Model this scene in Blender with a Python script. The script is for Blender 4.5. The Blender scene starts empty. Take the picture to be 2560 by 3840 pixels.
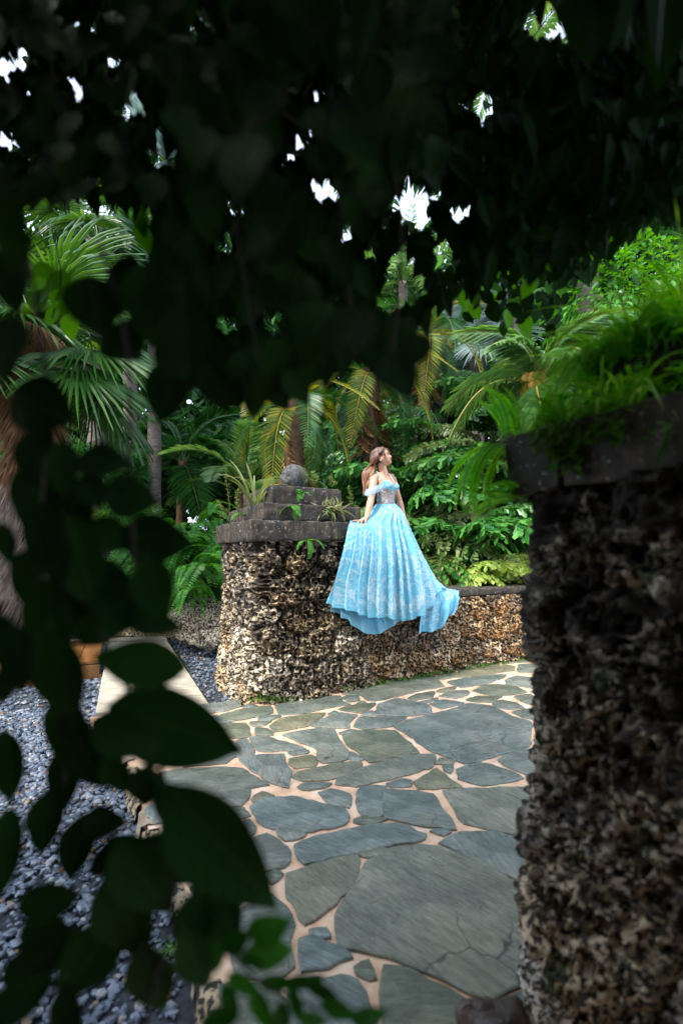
import bpy, bmesh, math, random
import numpy as np
from mathutils import Vector, Matrix

# ------------------------------------------------------------------ camera, light, exposure
S = bpy.context.scene
COL = S.collection
EYE = 1.45
FPX = 1706.7            # focal length in photo pixels (2560 x 3840, 16 mm on a 36 mm tall frame)
cam_d = bpy.data.cameras.new("camera")
cam = bpy.data.objects.new("camera", cam_d)
COL.objects.link(cam)
cam.location = (0, 0, EYE)
cam.rotation_euler = (math.radians(90), 0, 0)
cam_d.sensor_fit = 'VERTICAL'
cam_d.sensor_height = 36
cam_d.sensor_width = 24
cam_d.lens = 16
cam_d.shift_y = 145 / 3840
cam_d.clip_start = 0.02
cam_d.clip_end = 500
cam_d.dof.use_dof = True
cam_d.dof.focus_distance = 5.2
cam_d.dof.aperture_fstop = 1.4
S.camera = cam

TO_SUN = Vector((-0.42, -0.42, 0.80)).normalized()
world = bpy.data.worlds.new("World")
S.world = world
world.use_nodes = True
wn = world.node_tree
wn.nodes.clear()
sky = wn.nodes.new('ShaderNodeTexSky')
sky.sky_type = 'NISHITA'
sky.sun_disc = False
sky.sun_elevation = math.asin(TO_SUN.z)
sky.sun_rotation = math.atan2(TO_SUN.x, TO_SUN.y) % (2 * math.pi)
sky.air_density = 1.0
sky.dust_density = 3.0
sky.ozone_density = 1.0
bg = wn.nodes.new('ShaderNodeBackground')
bg.inputs['Strength'].default_value = 0.13
wo = wn.nodes.new('ShaderNodeOutputWorld')
cloud = wn.nodes.new('ShaderNodeMix')           # thin white overcast over the blue
cloud.data_type = 'RGBA'
cloud.inputs[0].default_value = 0.72
cloud.inputs[7].default_value = (4.8, 5.5, 6.8, 1)
wn.links.new(sky.outputs[0], cloud.inputs[6])
wn.links.new(cloud.outputs[2], bg.inputs[0])
wn.links.new(bg.outputs[0], wo.inputs[0])

sun_d = bpy.data.lights.new("sun", 'SUN')
sun_d.energy = 1.5
sun_d.angle = math.radians(10)
sun_d.color = (1.0, 0.95, 0.88)
sun = bpy.data.objects.new("sun", sun_d)
COL.objects.link(sun)
sun.rotation_euler = (-TO_SUN).to_track_quat('-Z', 'Y').to_euler()

S.view_settings.view_transform = 'Standard'
S.view_settings.look = 'None'
S.view_settings.gamma = 1.0
S.view_settings.use_curve_mapping = False
S.view_settings.exposure = 1.9
S.render.engine = 'CYCLES'
S.cycles.max_bounces = 6
S.cycles.diffuse_bounces = 3
S.cycles.glossy_bounces = 2
S.cycles.transmission_bounces = 4
S.cycles.transparent_max_bounces = 6
S.cycles.sample_clamp_indirect = 4.0
S.cycles.use_denoising = True

rng = np.random.default_rng(7)
random.seed(7)


# ------------------------------------------------------------------ helpers
def px(u, v, Y):
    """Photo pixel (2560 x 3840) at depth Y."""
    return np.array([(u - 1280) / FPX * Y, Y, EYE + (2065 - v) / FPX * Y])


def pd(u, v, Y):
    """Same with pixels of the 1568-wide view of the photo."""
    return px(u * 1.6327, v * 1.6327, Y)


def gnd(u, v, z=0.0):
    Y = (EYE - z) * FPX / (v - 2065)
    return np.array([(u - 1280) / FPX * Y, Y, z])


def nrm(v):
    v = np.asarray(v, float)
    return v / (np.linalg.norm(v, axis=-1, keepdims=True) + 1e-12)


def mesh_data(name, V, F, mats, smooth=True, midx=None):
    V = np.asarray(V, np.float32).reshape(-1, 3)
    if isinstance(F, np.ndarray):
        F = [F]
    F = [np.asarray(f, np.int32) for f in F if len(f)]
    me = bpy.data.meshes.new(name)
    me.vertices.add(len(V))
    me.vertices.foreach_set("co", V.ravel())
    tot = np.concatenate([np.full(len(f), f.shape[1], np.int32) for f in F])
    idx = np.concatenate([f.ravel() for f in F])
    st = np.concatenate([[0], np.cumsum(tot)[:-1]]).astype(np.int32)
    me.loops.add(len(idx))
    me.loops.foreach_set("vertex_index", idx)
    me.polygons.add(len(tot))
    me.polygons.foreach_set("loop_start", st)
    me.polygons.foreach_set("loop_total", tot)
    me.polygons.foreach_set("use_smooth", np.full(len(tot), smooth, bool))
    for m in (mats if isinstance(mats, (list, tuple)) else [mats]):
        me.materials.append(m)
    if midx is not None:
        me.polygons.foreach_set("material_index", np.asarray(midx, np.int32))
    me.update(calc_edges=True)
    return me


def obj(name, data, parent=None, loc=None, kind=None):
    o = bpy.data.objects.new(name, data)
    COL.objects.link(o)
    if parent is not None:
        o.parent = parent
    if loc is not None:
        o.location = [float(a) for a in loc]
    if kind:
        o['kind'] = kind
    return o


def mk(name, V, F, mats, parent=None, smooth=True, kind=None, midx=None, loc=None):
    return obj(name, mesh_data(name, V, F, mats, smooth, midx), parent, loc, kind)


def tag(o, label, cat, group=None):
    o['label'] = label
    o['category'] = cat
    if group:
        o['group'] = group
    return o


def thing(name, label, cat, loc=(0, 0, 0), rz=0.0, group=None):
    o = obj(name, None, None, loc)
    o.rotation_euler = (0, 0, rz)
    o.empty_display_size = 0.1
    return tag(o, label, cat, group)


class MB:
    """Collects vertices and faces (triangles and quads)."""

    def __init__(self):
        self.v = []
        self.q = []
        self.t = []
        self.n = 0

    def add(self, V, Q=None, T=None):
        V = np.asarray(V, float).reshape(-1, 3)
        self.v.append(V)
        if Q is not None and len(Q):
            self.q.append(np.asarray(Q, np.int64).reshape(-1, 4) + self.n)
        if T is not None and len(T):
            self.t.append(np.asarray(T, np.int64).reshape(-1, 3) + self.n)
        self.n += len(V)

    def data(self, name, mats, smooth=True):
        F = []
        if self.q:
            F.append(np.concatenate(self.q))
        if self.t:
            F.append(np.concatenate(self.t))
        return mesh_data(name, np.concatenate(self.v), F, mats, smooth)

    def build(self, name, mats, parent=None, smooth=True, kind=None, loc=None):
        return obj(name, self.data(name, mats, smooth), parent, loc, kind)

    def tube(self, pts, rad, sides=6, cap=True):
        pts = np.asarray(pts, float)
        n = len(pts)
        rad = np.broadcast_to(np.asarray(rad, float), (n,))
        tan = nrm(np.gradient(pts, axis=0))
        ref = np.array([0, 0, 1.0]) if abs(tan[0][2]) < 0.9 else np.array([1.0, 0, 0])
        a0 = nrm(np.cross(tan[0], ref))
        rings = []
        for i in range(n):
            a0 = nrm(a0 - tan[i] * np.dot(a0, tan[i]))
            b0 = np.cross(tan[i], a0)
            th = np.arange(sides) / sides * 2 * math.pi
            rings.append(pts[i] + rad[i] * (np.cos(th)[:, None] * a0 + np.sin(th)[:, None] * b0))
        V = np.concatenate(rings)
        Q = []
        for i in range(n - 1):
            for j in range(sides):
                k = (j + 1) % sides
                Q.append((i * sides + j, i * sides + k, (i + 1) * sides + k, (i + 1) * sides + j))
        T = []
        if cap:
            V = np.concatenate([V, [pts[0], pts[-1]]])
            for j in range(sides):
                k = (j + 1) % sides
                T.append((n * sides, k, j))
                T.append((n * sides + 1, (n - 1) * sides + j, (n - 1) * sides + k))
        self.add(V, Q, T)


def grid_quads(a, b, close_a=False):
    i = np.arange(a if close_a else a - 1)
    j = np.arange(b - 1)
    I, J = np.meshgrid(i, j, indexing='ij')
    I2 = (I + 1) % a
    return np.stack([I * b + J, I2 * b + J, I2 * b + J + 1, I * b + J + 1], -1).reshape(-1, 4)


def catmull(P, n, closed=False):
    P = np.asarray(P, float)
    m = len(P)
    t = np.linspace(0, m if closed else m - 1, n, endpoint=not closed)
    i = np.floor(t).astype(int)
    if not closed:
        i = np.minimum(i, m - 2)
    f = (t - i).reshape((-1,) + (1,) * (P.ndim - 1))
    g = (lambda k: P[k % m]) if closed else (lambda k: P[np.clip(k, 0, m - 1)])
    p0, p1, p2, p3 = g(i - 1), g(i), g(i + 1), g(i + 2)
    return 0.5 * (2 * p1 + (p2 - p0) * f + (2 * p0 - 5 * p1 + 4 * p2 - p3) * f ** 2 + (3 * p1 - p0 - 3 * p2 + p3) * f ** 3)


def _hash(ix, iy, iz, seed):
    h = (ix * 374761393 + iy * 668265263 + iz * 2147483647 + seed * 1274126177) & 0xFFFFFFFF
    h = ((h ^ (h >> 13)) * 1274126177) & 0xFFFFFFFF
    h = ((h ^ (h >> 16)) * 2246822519) & 0xFFFFFFFF
    return (h ^ (h >> 15)) & 0xFFFFFFFF


def noise(P, scale=1.0, seed=0):
    """Gradient-like value noise in about -1..1."""
    P = np.asarray(P, float) / scale
    i = np.floor(P).astype(np.int64)
    f = P - i
    f = f * f * f * (f * (f * 6 - 15) + 10)
    out = 0
    for dx in (0, 1):
        wx = f[..., 0] if dx else 1 - f[..., 0]
        for dy in (0, 1):
            wy = f[..., 1] if dy else 1 - f[..., 1]
            for dz in (0, 1):
                wz = f[..., 2] if dz else 1 - f[..., 2]
                h = _hash(i[..., 0] + dx, i[..., 1] + dy, i[..., 2] + dz, seed) / 4294967295.0
                out = out + wx * wy * wz * h
    return (out * 2 - 1)


# ------------------------------------------------------------------ materials
def new_mat(name):
    m = bpy.data.materials.new(name)
    m.use_nodes = True
    nt = m.node_tree
    nt.nodes.clear()
    out = nt.nodes.new('ShaderNodeOutputMaterial')
    b = nt.nodes.new('ShaderNodeBsdfPrincipled')
    nt.links.new(b.outputs[0], out.inputs[0])
    return m, nt, b, out


class NT:
    def __init__(self, nt):
        self.nt = nt

    def node(self, typ, **kw):
        n = self.nt.nodes.new(typ)
        for k, v in kw.items():
            setattr(n, k, v)
        return n

    def link(self, a, b):
        self.nt.links.new(a, b)

    def coord(self, scale=(1, 1, 1), kind='Object'):
        tc = self.node('ShaderNodeTexCoord')
        mp = self.node('ShaderNodeMapping')
        mp.inputs['Scale'].default_value = scale
        self.link(tc.outputs[kind], mp.inputs[0])
        return mp.outputs[0]

    def noise(self, vec, scale, detail=4, rough=0.6):
        n = self.node('ShaderNodeTexNoise')
        n.inputs['Scale'].default_value = scale
        n.inputs['Detail'].default_value = detail
        n.inputs['Roughness'].default_value = rough
        if vec is not None:
            self.link(vec, n.inputs['Vector'])
        return n.outputs[0]

    def ramp(self, fac, stops):
        r = self.node('ShaderNodeValToRGB')
        e = r.color_ramp.elements
        while len(e) < len(stops):
            e.new(0.5)
        for k, (p, c) in enumerate(stops):
            e[k].position = p
            e[k].color = tuple(c) + (1,) if len(c) == 3 else tuple(c)
        self.link(fac, r.inputs[0])
        return r.outputs[0]

    def mix(self, fac, a, b, mode='MIX'):
        m = self.node('ShaderNodeMix', data_type='RGBA', blend_type=mode)
        for sock, val in ((m.inputs[0], fac), (m.inputs[6], a), (m.inputs[7], b)):
            if hasattr(val, 'node'):
                self.link(val, sock)
            elif isinstance(val, (int, float)):
                sock.default_value = val
            else:
                sock.default_value = tuple(val) + (1,)
        return m.outputs[2]

    def bump(self, h, strength, dist):
        b = self.node('ShaderNodeBump')
        b.inputs['Strength'].default_value = strength
        b.inputs['Distance'].default_value = dist
        self.link(h, b.inputs['Height'])
        return b.outputs[0]

    def hsv(self, col, hue=None, sat=None, val=None):
        h = self.node('ShaderNodeHueSaturation')
        if hasattr(col, 'node'):
            self.link(col, h.inputs['Color'])
        else:
            h.inputs['Color'].default_value = tuple(col) + (1,)
        for k, x in (('Hue', hue), ('Saturation', sat), ('Value', val)):
            if x is None:
                continue
            if hasattr(x, 'node'):
                self.link(x, h.inputs[k])
            else:
                h.inputs[k].default_value = x
        return h.outputs[0]

    def rng(self, x, a, b):
        m = self.node('ShaderNodeMapRange')
        m.inputs[3].default_value = a
        m.inputs[4].default_value = b
        self.link(x, m.inputs[0])
        return m.outputs[0]

    def objrand(self):
        return self.node('ShaderNodeObjectInfo').outputs['Random']

    def island(self):
        return self.node('ShaderNodeNewGeometry').outputs['Random Per Island']


def foliage_mat(name, cols, trans=0.35, rough=0.38, spec=0.5, use_obj=False, tcol=None):
    """cols: two or three greens, picked leaf by leaf (mesh islands) and plant by plant."""
    m, nt, b, out = new_mat(name)
    T = NT(nt)
    stops = [(i / (len(cols) - 1), c) for i, c in enumerate(cols)]
    r = T.island() if not use_obj else T.objrand()
    c = T.ramp(r, stops)
    c = T.hsv(c, val=T.rng(T.objrand(), 0.8, 1.25), hue=T.rng(T.noise(T.coord(), 3.0, 2), 0.48, 0.52))
    T.link(c, b.inputs['Base Color'])
    b.inputs['Roughness'].default_value = rough
    b.inputs['Specular IOR Level'].default_value = spec
    tr = T.node('ShaderNodeBsdfTranslucent')
    tc = T.hsv(c, hue=0.47, sat=1.15, val=1.6) if tcol is None else T.mix(0.7, c, tcol)
    T.link(tc, tr.inputs['Color'])
    mx = T.node('ShaderNodeMixShader')
    mx.inputs[0].default_value = trans
    T.link(b.outputs[0], mx.inputs[1])
    T.link(tr.outputs[0], mx.inputs[2])
    T.link(mx.outputs[0], out.inputs[0])
    return m


def vein_mat(name, cols, trans, rough, spec, vein):
    """Broad leaf with a paler midrib and side veins; the vein pattern follows the blade itself."""
    m = foliage_mat(name, cols, trans, rough, spec, True)
    nt = m.node_tree
    T = NT(nt)
    b = [n for n in nt.nodes if n.type == 'BSDF_PRINCIPLED'][0]
    src = b.inputs['Base Color'].links[0].from_socket
    tc = T.node('ShaderNodeTexCoord')
    sp = T.node('ShaderNodeSeparateXYZ')
    T.link(tc.outputs['Generated'], sp.inputs[0])

    def mth(op, a, c=0.0):
        n = T.node('ShaderNodeMath', operation=op)
        for k, x in enumerate((a, c)):
            if hasattr(x, 'node'):
                T.link(x, n.inputs[k])
            else:
                n.inputs[k].default_value = x
        return n.outputs[0]
    ay = mth('ABSOLUTE', mth('SUBTRACT', sp.outputs[1], 0.5))
    mid = T.ramp(ay, [(0.0, (1, 1, 1)), (0.03, (0, 0, 0))])
    ph = mth('FRACT', mth('MULTIPLY', mth('SUBTRACT', sp.outputs[0], mth('MULTIPLY', ay, 0.55)), 9.0))
    sd = T.ramp(mth('ABSOLUTE', mth('SUBTRACT', ph, 0.5)), [(0.0, (0.7, 0.7, 0.7)), (0.07, (0, 0, 0))])
    both = T.mix(1.0, mid, sd, 'LIGHTEN')
    blot = T.ramp(T.noise(T.coord(), 6, 5, .7), [(0.62, (0, 0, 0)), (0.72, (0.6, 0.6, 0.6))])
    c = T.mix(both, src, vein)
    c = T.mix(blot, c, (0.03, 0.022, 0.006))
    T.link(c, b.inputs['Base Color'])
    T.link(T.bump(both, 0.5, 0.002), b.inputs['Normal'])
    return m


def simple_mat(name, col, rough=0.6, spec=0.4, var=None, scale=8.0, bump=0.0, bscale=60.0, stretch=(1, 1, 1)):
    m, nt, b, out = new_mat(name)
    T = NT(nt)
    if var is not None:
        v = T.coord(stretch)
        c = T.ramp(T.noise(v, scale, 5), [(0.3, col), (0.7, var)])
        c = T.hsv(c, val=T.rng(T.objrand(), 0.82, 1.18))
        T.link(c, b.inputs['Base Color'])
        if bump:
            T.link(T.bump(T.noise(v, bscale, 4), bump, 0.01), b.inputs['Normal'])
    else:
        b.inputs['Base Color'].default_value = tuple(col) + (1,)
    b.inputs['Roughness'].default_value = rough
    b.inputs['Specular IOR Level'].default_value = spec
    return m


def coral_mat(name, light, mid, dark, black_amt, moss_amt, rust=None, spk_scale=34):
    m, nt, b, out = new_mat(name)
    T = NT(nt)
    v = T.coord()
    c = T.ramp(T.noise(v, 17, 6, 0.7), [(0.28, dark), (0.48, mid), (0.66, light)])
    if rust is not None:
        c = T.mix(T.ramp(T.noise(v, 3.2, 3), [(0.50, (0, 0, 0)), (0.66, (0.8, 0.8, 0.8))]), c, rust)
    # black algae film in patches and moss: marks with a shape of their own
    gp_ = T.node('ShaderNodeNewGeometry').outputs['Position']
    sp_ = T.node('ShaderNodeSeparateXYZ')
    T.link(gp_, sp_.inputs[0])
    hgt = T.node('ShaderNodeMapRange')
    hgt.inputs[1].default_value = 0.0
    hgt.inputs[2].default_value = 1.6
    hgt.inputs[3].default_value = 0.05
    hgt.inputs[4].default_value = -0.13
    T.link(sp_.outputs[2], hgt.inputs[0])
    fsum = T.node('ShaderNodeMath', operation='ADD')
    T.link(T.noise(v, 4.5, 8, 0.72), fsum.inputs[0])
    T.link(hgt.outputs[0], fsum.inputs[1])
    film = T.ramp(fsum.outputs[0], [(black_amt - 0.06, (1, 1, 1)), (black_amt + 0.07, (0, 0, 0))])
    c = T.mix(film, c, (0.018, 0.016, 0.013))
    spk = T.ramp(T.noise(v, spk_scale, 4, 0.6), [(0.475, (1, 1, 1)), (0.515, (0, 0, 0))])  # fine dark speckle paints the near-black shade of the pits into the colour
    c = T.mix(spk, c, (0.022, 0.018, 0.012))
    moss = T.ramp(T.noise(v, 5.5, 6, 0.7), [(moss_amt, (0, 0, 0)), (moss_amt + 0.1, (1, 1, 1))])
    c = T.mix(moss, c, (0.022, 0.045, 0.008))
    tone = T.ramp(T.objrand(), [(0.0, (0.38, 0.38, 0.40)), (0.25, (0.95, 0.80, 0.60)), (0.45, (0.55, 0.50, 0.45)), (0.65, (1.25, 1.2, 1.15)), (0.85, (0.75, 0.62, 0.46)), (1.0, (1.1, 0.9, 0.65))])
    c = T.mix(1.0, c, tone, 'MULTIPLY')
    T.link(c, b.inputs['Base Color'])
    b.inputs['Roughness'].default_value = 0.7
    b.inputs['Specular IOR Level'].default_value = 0.35
    T.link(T.bump(T.noise(v, 90, 5, 0.7), 0.6, 0.006), b.inputs['Normal'])
    return m


M = {}
M['coral'] = coral_mat('coral_rock', (0.80, 0.74, 0.62), (0.50, 0.41, 0.28), (0.15, 0.115, 0.07), 0.43, 0.65)
M['coral_wall'] = coral_mat('coral_rock_warm', (0.78, 0.68, 0.54), (0.48, 0.35, 0.20), (0.16, 0.10, 0.05), 0.38, 0.68, (0.46, 0.23, 0.08))
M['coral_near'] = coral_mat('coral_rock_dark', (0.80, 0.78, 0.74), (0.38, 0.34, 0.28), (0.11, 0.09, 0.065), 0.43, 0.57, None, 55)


def slab_mat():
    m, nt, b, out = new_mat('weathered_slab')
    T = NT(nt)
    v = T.coord()
    vs = T.coord((5, 5, 1.0))
    c = T.ramp(T.noise(v, 5, 6, 0.7), [(0.3, (0.010, 0.009, 0.007)), (0.52, (0.030, 0.025, 0.020)), (0.74, (0.085, 0.065, 0.045))])
    st = T.ramp(T.noise(vs, 3.2, 5, 0.7), [(0.5, (0, 0, 0)), (0.68, (1, 1, 1))])
    c = T.mix(st, c, (0.11, 0.075, 0.035))
    lic = T.ramp(T.noise(v, 40, 4, 0.6), [(0.62, (0, 0, 0)), (0.68, (1, 1, 1))])
    c = T.mix(lic, c, (0.28, 0.27, 0.24))
    moss = T.ramp(T.noise(v, 7, 6, 0.7), [(0.62, (0, 0, 0)), (0.7, (1, 1, 1))])
    c = T.mix(moss, c, (0.03, 0.07, 0.012))
    c = T.hsv(c, val=T.rng(T.objrand(), 0.85, 1.2))
    T.link(c, b.inputs['Base Color'])
    b.inputs['Roughness'].default_value = 0.72
    T.link(T.bump(T.noise(v, 35, 6, 0.7), 0.6, 0.01), b.inputs['Normal'])
    return m


def slate_mat():
    m, nt, b, out = new_mat('wet_slate')
    T = NT(nt)
    tc = T.node('ShaderNodeTexCoord')
    rot = T.node('ShaderNodeVectorRotate', rotation_type='Z_AXIS')
    T.link(tc.outputs['Object'], rot.inputs['Vector'])
    T.link(T.rng(T.objrand(), -0.5, 1.4), rot.inputs['Angle'])
    mp = T.node('ShaderNodeMapping')
    mp.inputs['Scale'].default_value = (1.0, 6.0, 1.0)
    T.link(rot.outputs[0], mp.inputs[0])
    v = tc.outputs['Object']
    n1 = T.noise(v, 3.0, 6, 0.65)
    c = T.ramp(n1, [(0.3, (0.080, 0.100, 0.094)), (0.5, (0.15, 0.175, 0.165)), (0.72, (0.27, 0.29, 0.275))])
    tint = T.ramp(T.objrand(), [(0.0, (1.0, 1.0, 0.95)), (0.3, (0.85, 0.82, 0.58)), (0.5, (0.95, 1.02, 1.02)), (0.75, (1.2, 1.0, 0.66)), (0.9, (1.25, 1.25, 1.2)), (1.0, (1.0, 0.98, 0.9))])
    c = T.mix(1.0, c, tint, 'MULTIPLY')
    sk = T.ramp(T.noise(mp.outputs[0], 9.0, 6, 0.7), [(0.35, (0.62, 0.62, 0.62)), (0.65, (1.35, 1.35, 1.35))])
    c = T.mix(1.0, c, sk, 'MULTIPLY')
    st = T.ramp(T.noise(v, 1.7, 4), [(0.56, (0, 0, 0)), (0.72, (0.5, 0.5, 0.5))])
    c = T.mix(st, c, (0.15, 0.115, 0.06))
    # hairline cracks and delaminated flakes
    wv = T.mix(0.12, v, T.node('ShaderNodeTexNoise').outputs[1])
    vo = T.node('ShaderNodeTexVoronoi', feature='DISTANCE_TO_EDGE')
    vo.inputs['Scale'].default_value = 1.7
    T.link(wv, vo.inputs['Vector'])
    crk = T.ramp(vo.outputs['Distance'], [(0.0, (1, 1, 1)), (0.006, (0, 0, 0))])
    msk = T.ramp(T.noise(v, 1.3, 2), [(0.5, (0, 0, 0)), (0.56, (1, 1, 1))])
    c = T.mix(T.mix(1.0, crk, msk, 'MULTIPLY'), c, (0.025, 0.022, 0.016))
    grit = T.ramp(T.noise(v, 55, 3, 0.6), [(0.70, (0, 0, 0)), (0.74, (1, 1, 1))])
    c = T.mix(grit, c, (0.07, 0.045, 0.025))
    T.link(c, b.inputs['Base Color'])
    wet = T.noise(v, 2.2, 3)
    T.link(T.rng(wet, 0.10, 0.45), b.inputs['Roughness'])
    b.inputs['Specular IOR Level'].default_value = 0.5
    h = T.mix(0.5, T.noise(mp.outputs[0], 14, 6, 0.65), T.noise(v, 26, 5, 0.6))
    T.link(T.bump(h, 0.9, 0.018), b.inputs['Normal'])
    return m


def mortar_mat():
    m, nt, b, out = new_mat('pink_mortar')
    T = NT(nt)
    v = T.coord()
    c = T.ramp(T.noise(v, 6, 6, 0.65), [(0.3, (0.46, 0.26, 0.15)), (0.48, (0.72, 0.46, 0.29)), (0.72, (0.80, 0.63, 0.50))])
    d = T.ramp(T.noise(v, 2.3, 5, 0.7), [(0.52, (0, 0, 0)), (0.70, (0.85, 0.85, 0.85))])
    c = T.mix(d, c, (0.22, 0.155, 0.10))
    T.link(c, b.inputs['Base Color'])
    b.inputs['Roughness'].default_value = 0.75
    T.link(T.bump(T.noise(v, 60, 5, 0.7), 0.5, 0.006), b.inputs['Normal'])
    return m


def gravel_mat():
    m, nt, b, out = new_mat('blue_grey_gravel')
    T = NT(nt)
    c = T.ramp(T.island(), [(0.0, (0.035, 0.048, 0.07)), (0.3, (0.07, 0.092, 0.125)), (0.55, (0.115, 0.145, 0.19)), (0.8, (0.20, 0.23, 0.28)),
                            (0.93, (0.30, 0.30, 0.30)), (0.965, (0.16, 0.085, 0.05)), (1.0, (0.22, 0.17, 0.10))])
    T.link(c, b.inputs['Base Color'])
    b.inputs['Roughness'].default_value = 0.38
    b.inputs['Specular IOR Level'].default_value = 0.5
    return m


M['slab'] = slab_mat()
M['slate'] = slate_mat()
M['mortar'] = mortar_mat()
M['gravel'] = gravel_mat()
M['gravel_bed'] = simple_mat('gravel_bed_dirt', (0.025, 0.03, 0.038), 0.8, 0.3, (0.06, 0.07, 0.08), 60, 0.8, 120)
M['soil'] = simple_mat('dark_soil', (0.02, 0.017, 0.011), 0.9, 0.2, (0.045, 0.04, 0.022), 6, 0.6, 40)
M['limestone'] = simple_mat('pale_limestone', (0.33, 0.28, 0.20), 0.6, 0.35, (0.60, 0.55, 0.44), 4, 0.5, 50, (1, 3, 1))
M['kerb'] = simple_mat('stained_kerb', (0.20, 0.15, 0.10), 0.7, 0.3, (0.46, 0.38, 0.28), 7, 0.8, 40)
M['wood'] = simple_mat('oiled_wood', (0.10, 0.04, 0.012), 0.4, 0.4, (0.26, 0.115, 0.035), 5, 0.4, 30, (1, 9, 9))
M['boulder'] = coral_mat('pale_boulder', (0.60, 0.56, 0.47), (0.42, 0.38, 0.29), (0.2, 0.17, 0.11), 0.33, 0.62)
M['brown_rock'] = simple_mat('wet_brown_rock', (0.035, 0.02, 0.014), 0.35, 0.5, (0.10, 0.065, 0.05), 9, 0.8, 40)
M['ball'] = simple_mat('lichen_stone', (0.035, 0.035, 0.035), 0.75, 0.3, (0.15, 0.15, 0.145), 26, 1.0, 60)
M['trunk_grey'] = simple_mat('ringed_palm_bark', (0.07, 0.055, 0.048), 0.8, 0.2, (0.22, 0.18, 0.16), 7, 0.7, 30, (1, 1, 5))
M['trunk_brown'] = simple_mat('brown_palm_bark', (0.045, 0.028, 0.018), 0.85, 0.2, (0.15, 0.09, 0.05), 10, 0.8, 30, (4, 4, 1))
M['fibre'] = simple_mat('brown_palm_fibre', (0.13, 0.065, 0.03), 0.8, 0.2, (0.33, 0.20, 0.11), 2, 0.0)
M['fibre_grey'] = simple_mat('grey_palm_fibre', (0.20, 0.16, 0.13), 0.8, 0.2, (0.42, 0.36, 0.31), 2, 0.0)
M['dead'] = foliage_mat('dead_frond', [(0.09, 0.045, 0.018), (0.22, 0.12, 0.05), (0.34, 0.22, 0.11)], 0.15, 0.7, 0.2)
M['rachis'] = simple_mat('yellow_rachis', (0.36, 0.25, 0.06), 0.5)
M['stem'] = simple_mat('green_stem', (0.07, 0.11, 0.03), 0.5)
M['dark_bark'] = simple_mat('dark_bark', (0.010, 0.009, 0.006), 0.9, 0.1, (0.025, 0.02, 0.012), 9, 0.6, 40)
M['wood_stem'] = simple_mat('woody_stem', (0.028, 0.02, 0.012), 0.8)
M['palm_green'] = foliage_mat('palm_green', [(0.012, 0.075, 0.014), (0.026, 0.13, 0.022), (0.05, 0.18, 0.035)], 0.3, 0.3, 0.6)
M['palm_yellow'] = foliage_mat('palm_yellow_green', [(0.06, 0.13, 0.02), (0.17, 0.24, 0.03), (0.42, 0.33, 0.05)], 0.35, 0.35, 0.5)
M['palm_light'] = foliage_mat('palm_light_green', [(0.06, 0.17, 0.04), (0.12, 0.26, 0.07), (0.20, 0.32, 0.10)], 0.4, 0.35, 0.5)
M['silver'] = foliage_mat('silver_fan', [(0.14, 0.20, 0.18), (0.22, 0.29, 0.27), (0.30, 0.38, 0.37)], 0.3, 0.4, 0.5)
M['fan_green'] = foliage_mat('fan_green', [(0.022, 0.085, 0.014), (0.045, 0.135, 0.025), (0.09, 0.19, 0.04)], 0.35, 0.35, 0.5)
M['fishtail'] = foliage_mat('fishtail_green', [(0.010, 0.072, 0.014), (0.028, 0.14, 0.024), (0.11, 0.30, 0.055)], 0.3, 0.28, 0.6)
M['fishtail_pale'] = foliage_mat('fishtail_pale', [(0.06, 0.13, 0.03), (0.13, 0.20, 0.06), (0.26, 0.29, 0.13)], 0.3, 0.3, 0.6)
M['lime'] = foliage_mat('lime_leaf', [(0.20, 0.34, 0.05), (0.34, 0.46, 0.09), (0.48, 0.52, 0.18)], 0.4, 0.35, 0.5)
M['fern'] = foliage_mat('fern_green', [(0.03, 0.16, 0.018), (0.06, 0.25, 0.028), (0.12, 0.34, 0.045)], 0.4, 0.45, 0.4)
M['fern_bright'] = foliage_mat('fern_bright', [(0.08, 0.46, 0.03), (0.17, 0.62, 0.05), (0.28, 0.68, 0.08)], 0.58, 0.45, 0.4)
M['shrub'] = foliage_mat('shrub_green', [(0.010, 0.085, 0.016), (0.020, 0.14, 0.024), (0.045, 0.20, 0.04)], 0.3, 0.35, 0.5)
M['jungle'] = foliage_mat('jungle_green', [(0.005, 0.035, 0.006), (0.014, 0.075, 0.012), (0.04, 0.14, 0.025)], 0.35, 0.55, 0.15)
M['grass'] = foliage_mat('grass_blade', [(0.06, 0.34, 0.03), (0.15, 0.50, 0.05), (0.30, 0.58, 0.13)], 0.55, 0.4, 0.5)
M['weed'] = foliage_mat('pale_weed', [(0.12, 0.22, 0.05), (0.22, 0.30, 0.10), (0.34, 0.36, 0.16)], 0.35, 0.5, 0.4)
M['red_leaf'] = foliage_mat('reddish_leaf', [(0.06, 0.015, 0.015), (0.12, 0.04, 0.03), (0.14, 0.12, 0.05)], 0.3, 0.4, 0.5)
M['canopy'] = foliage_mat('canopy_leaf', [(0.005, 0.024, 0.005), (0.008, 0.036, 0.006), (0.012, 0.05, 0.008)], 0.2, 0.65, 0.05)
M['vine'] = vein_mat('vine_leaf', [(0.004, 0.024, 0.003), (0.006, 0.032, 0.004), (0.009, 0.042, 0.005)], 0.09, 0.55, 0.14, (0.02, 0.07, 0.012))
M['vine_green'] = vein_mat('sunlit_vine_leaf', [(0.02, 0.13, 0.008), (0.04, 0.24, 0.014), (0.08, 0.36, 0.025)], 0.6, 0.45, 0.3, (0.12, 0.40, 0.06))  # brighter copy of the vine leaf, sunlight put into its colour
M['vine_mid'] = vein_mat('shaded_young_leaf', [(0.005, 0.05, 0.004), (0.010, 0.085, 0.006), (0.018, 0.13, 0.010)], 0.3, 0.5, 0.2, (0.03, 0.15, 0.02))  # darker copy of the green leaf, shade put into its colour
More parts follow.
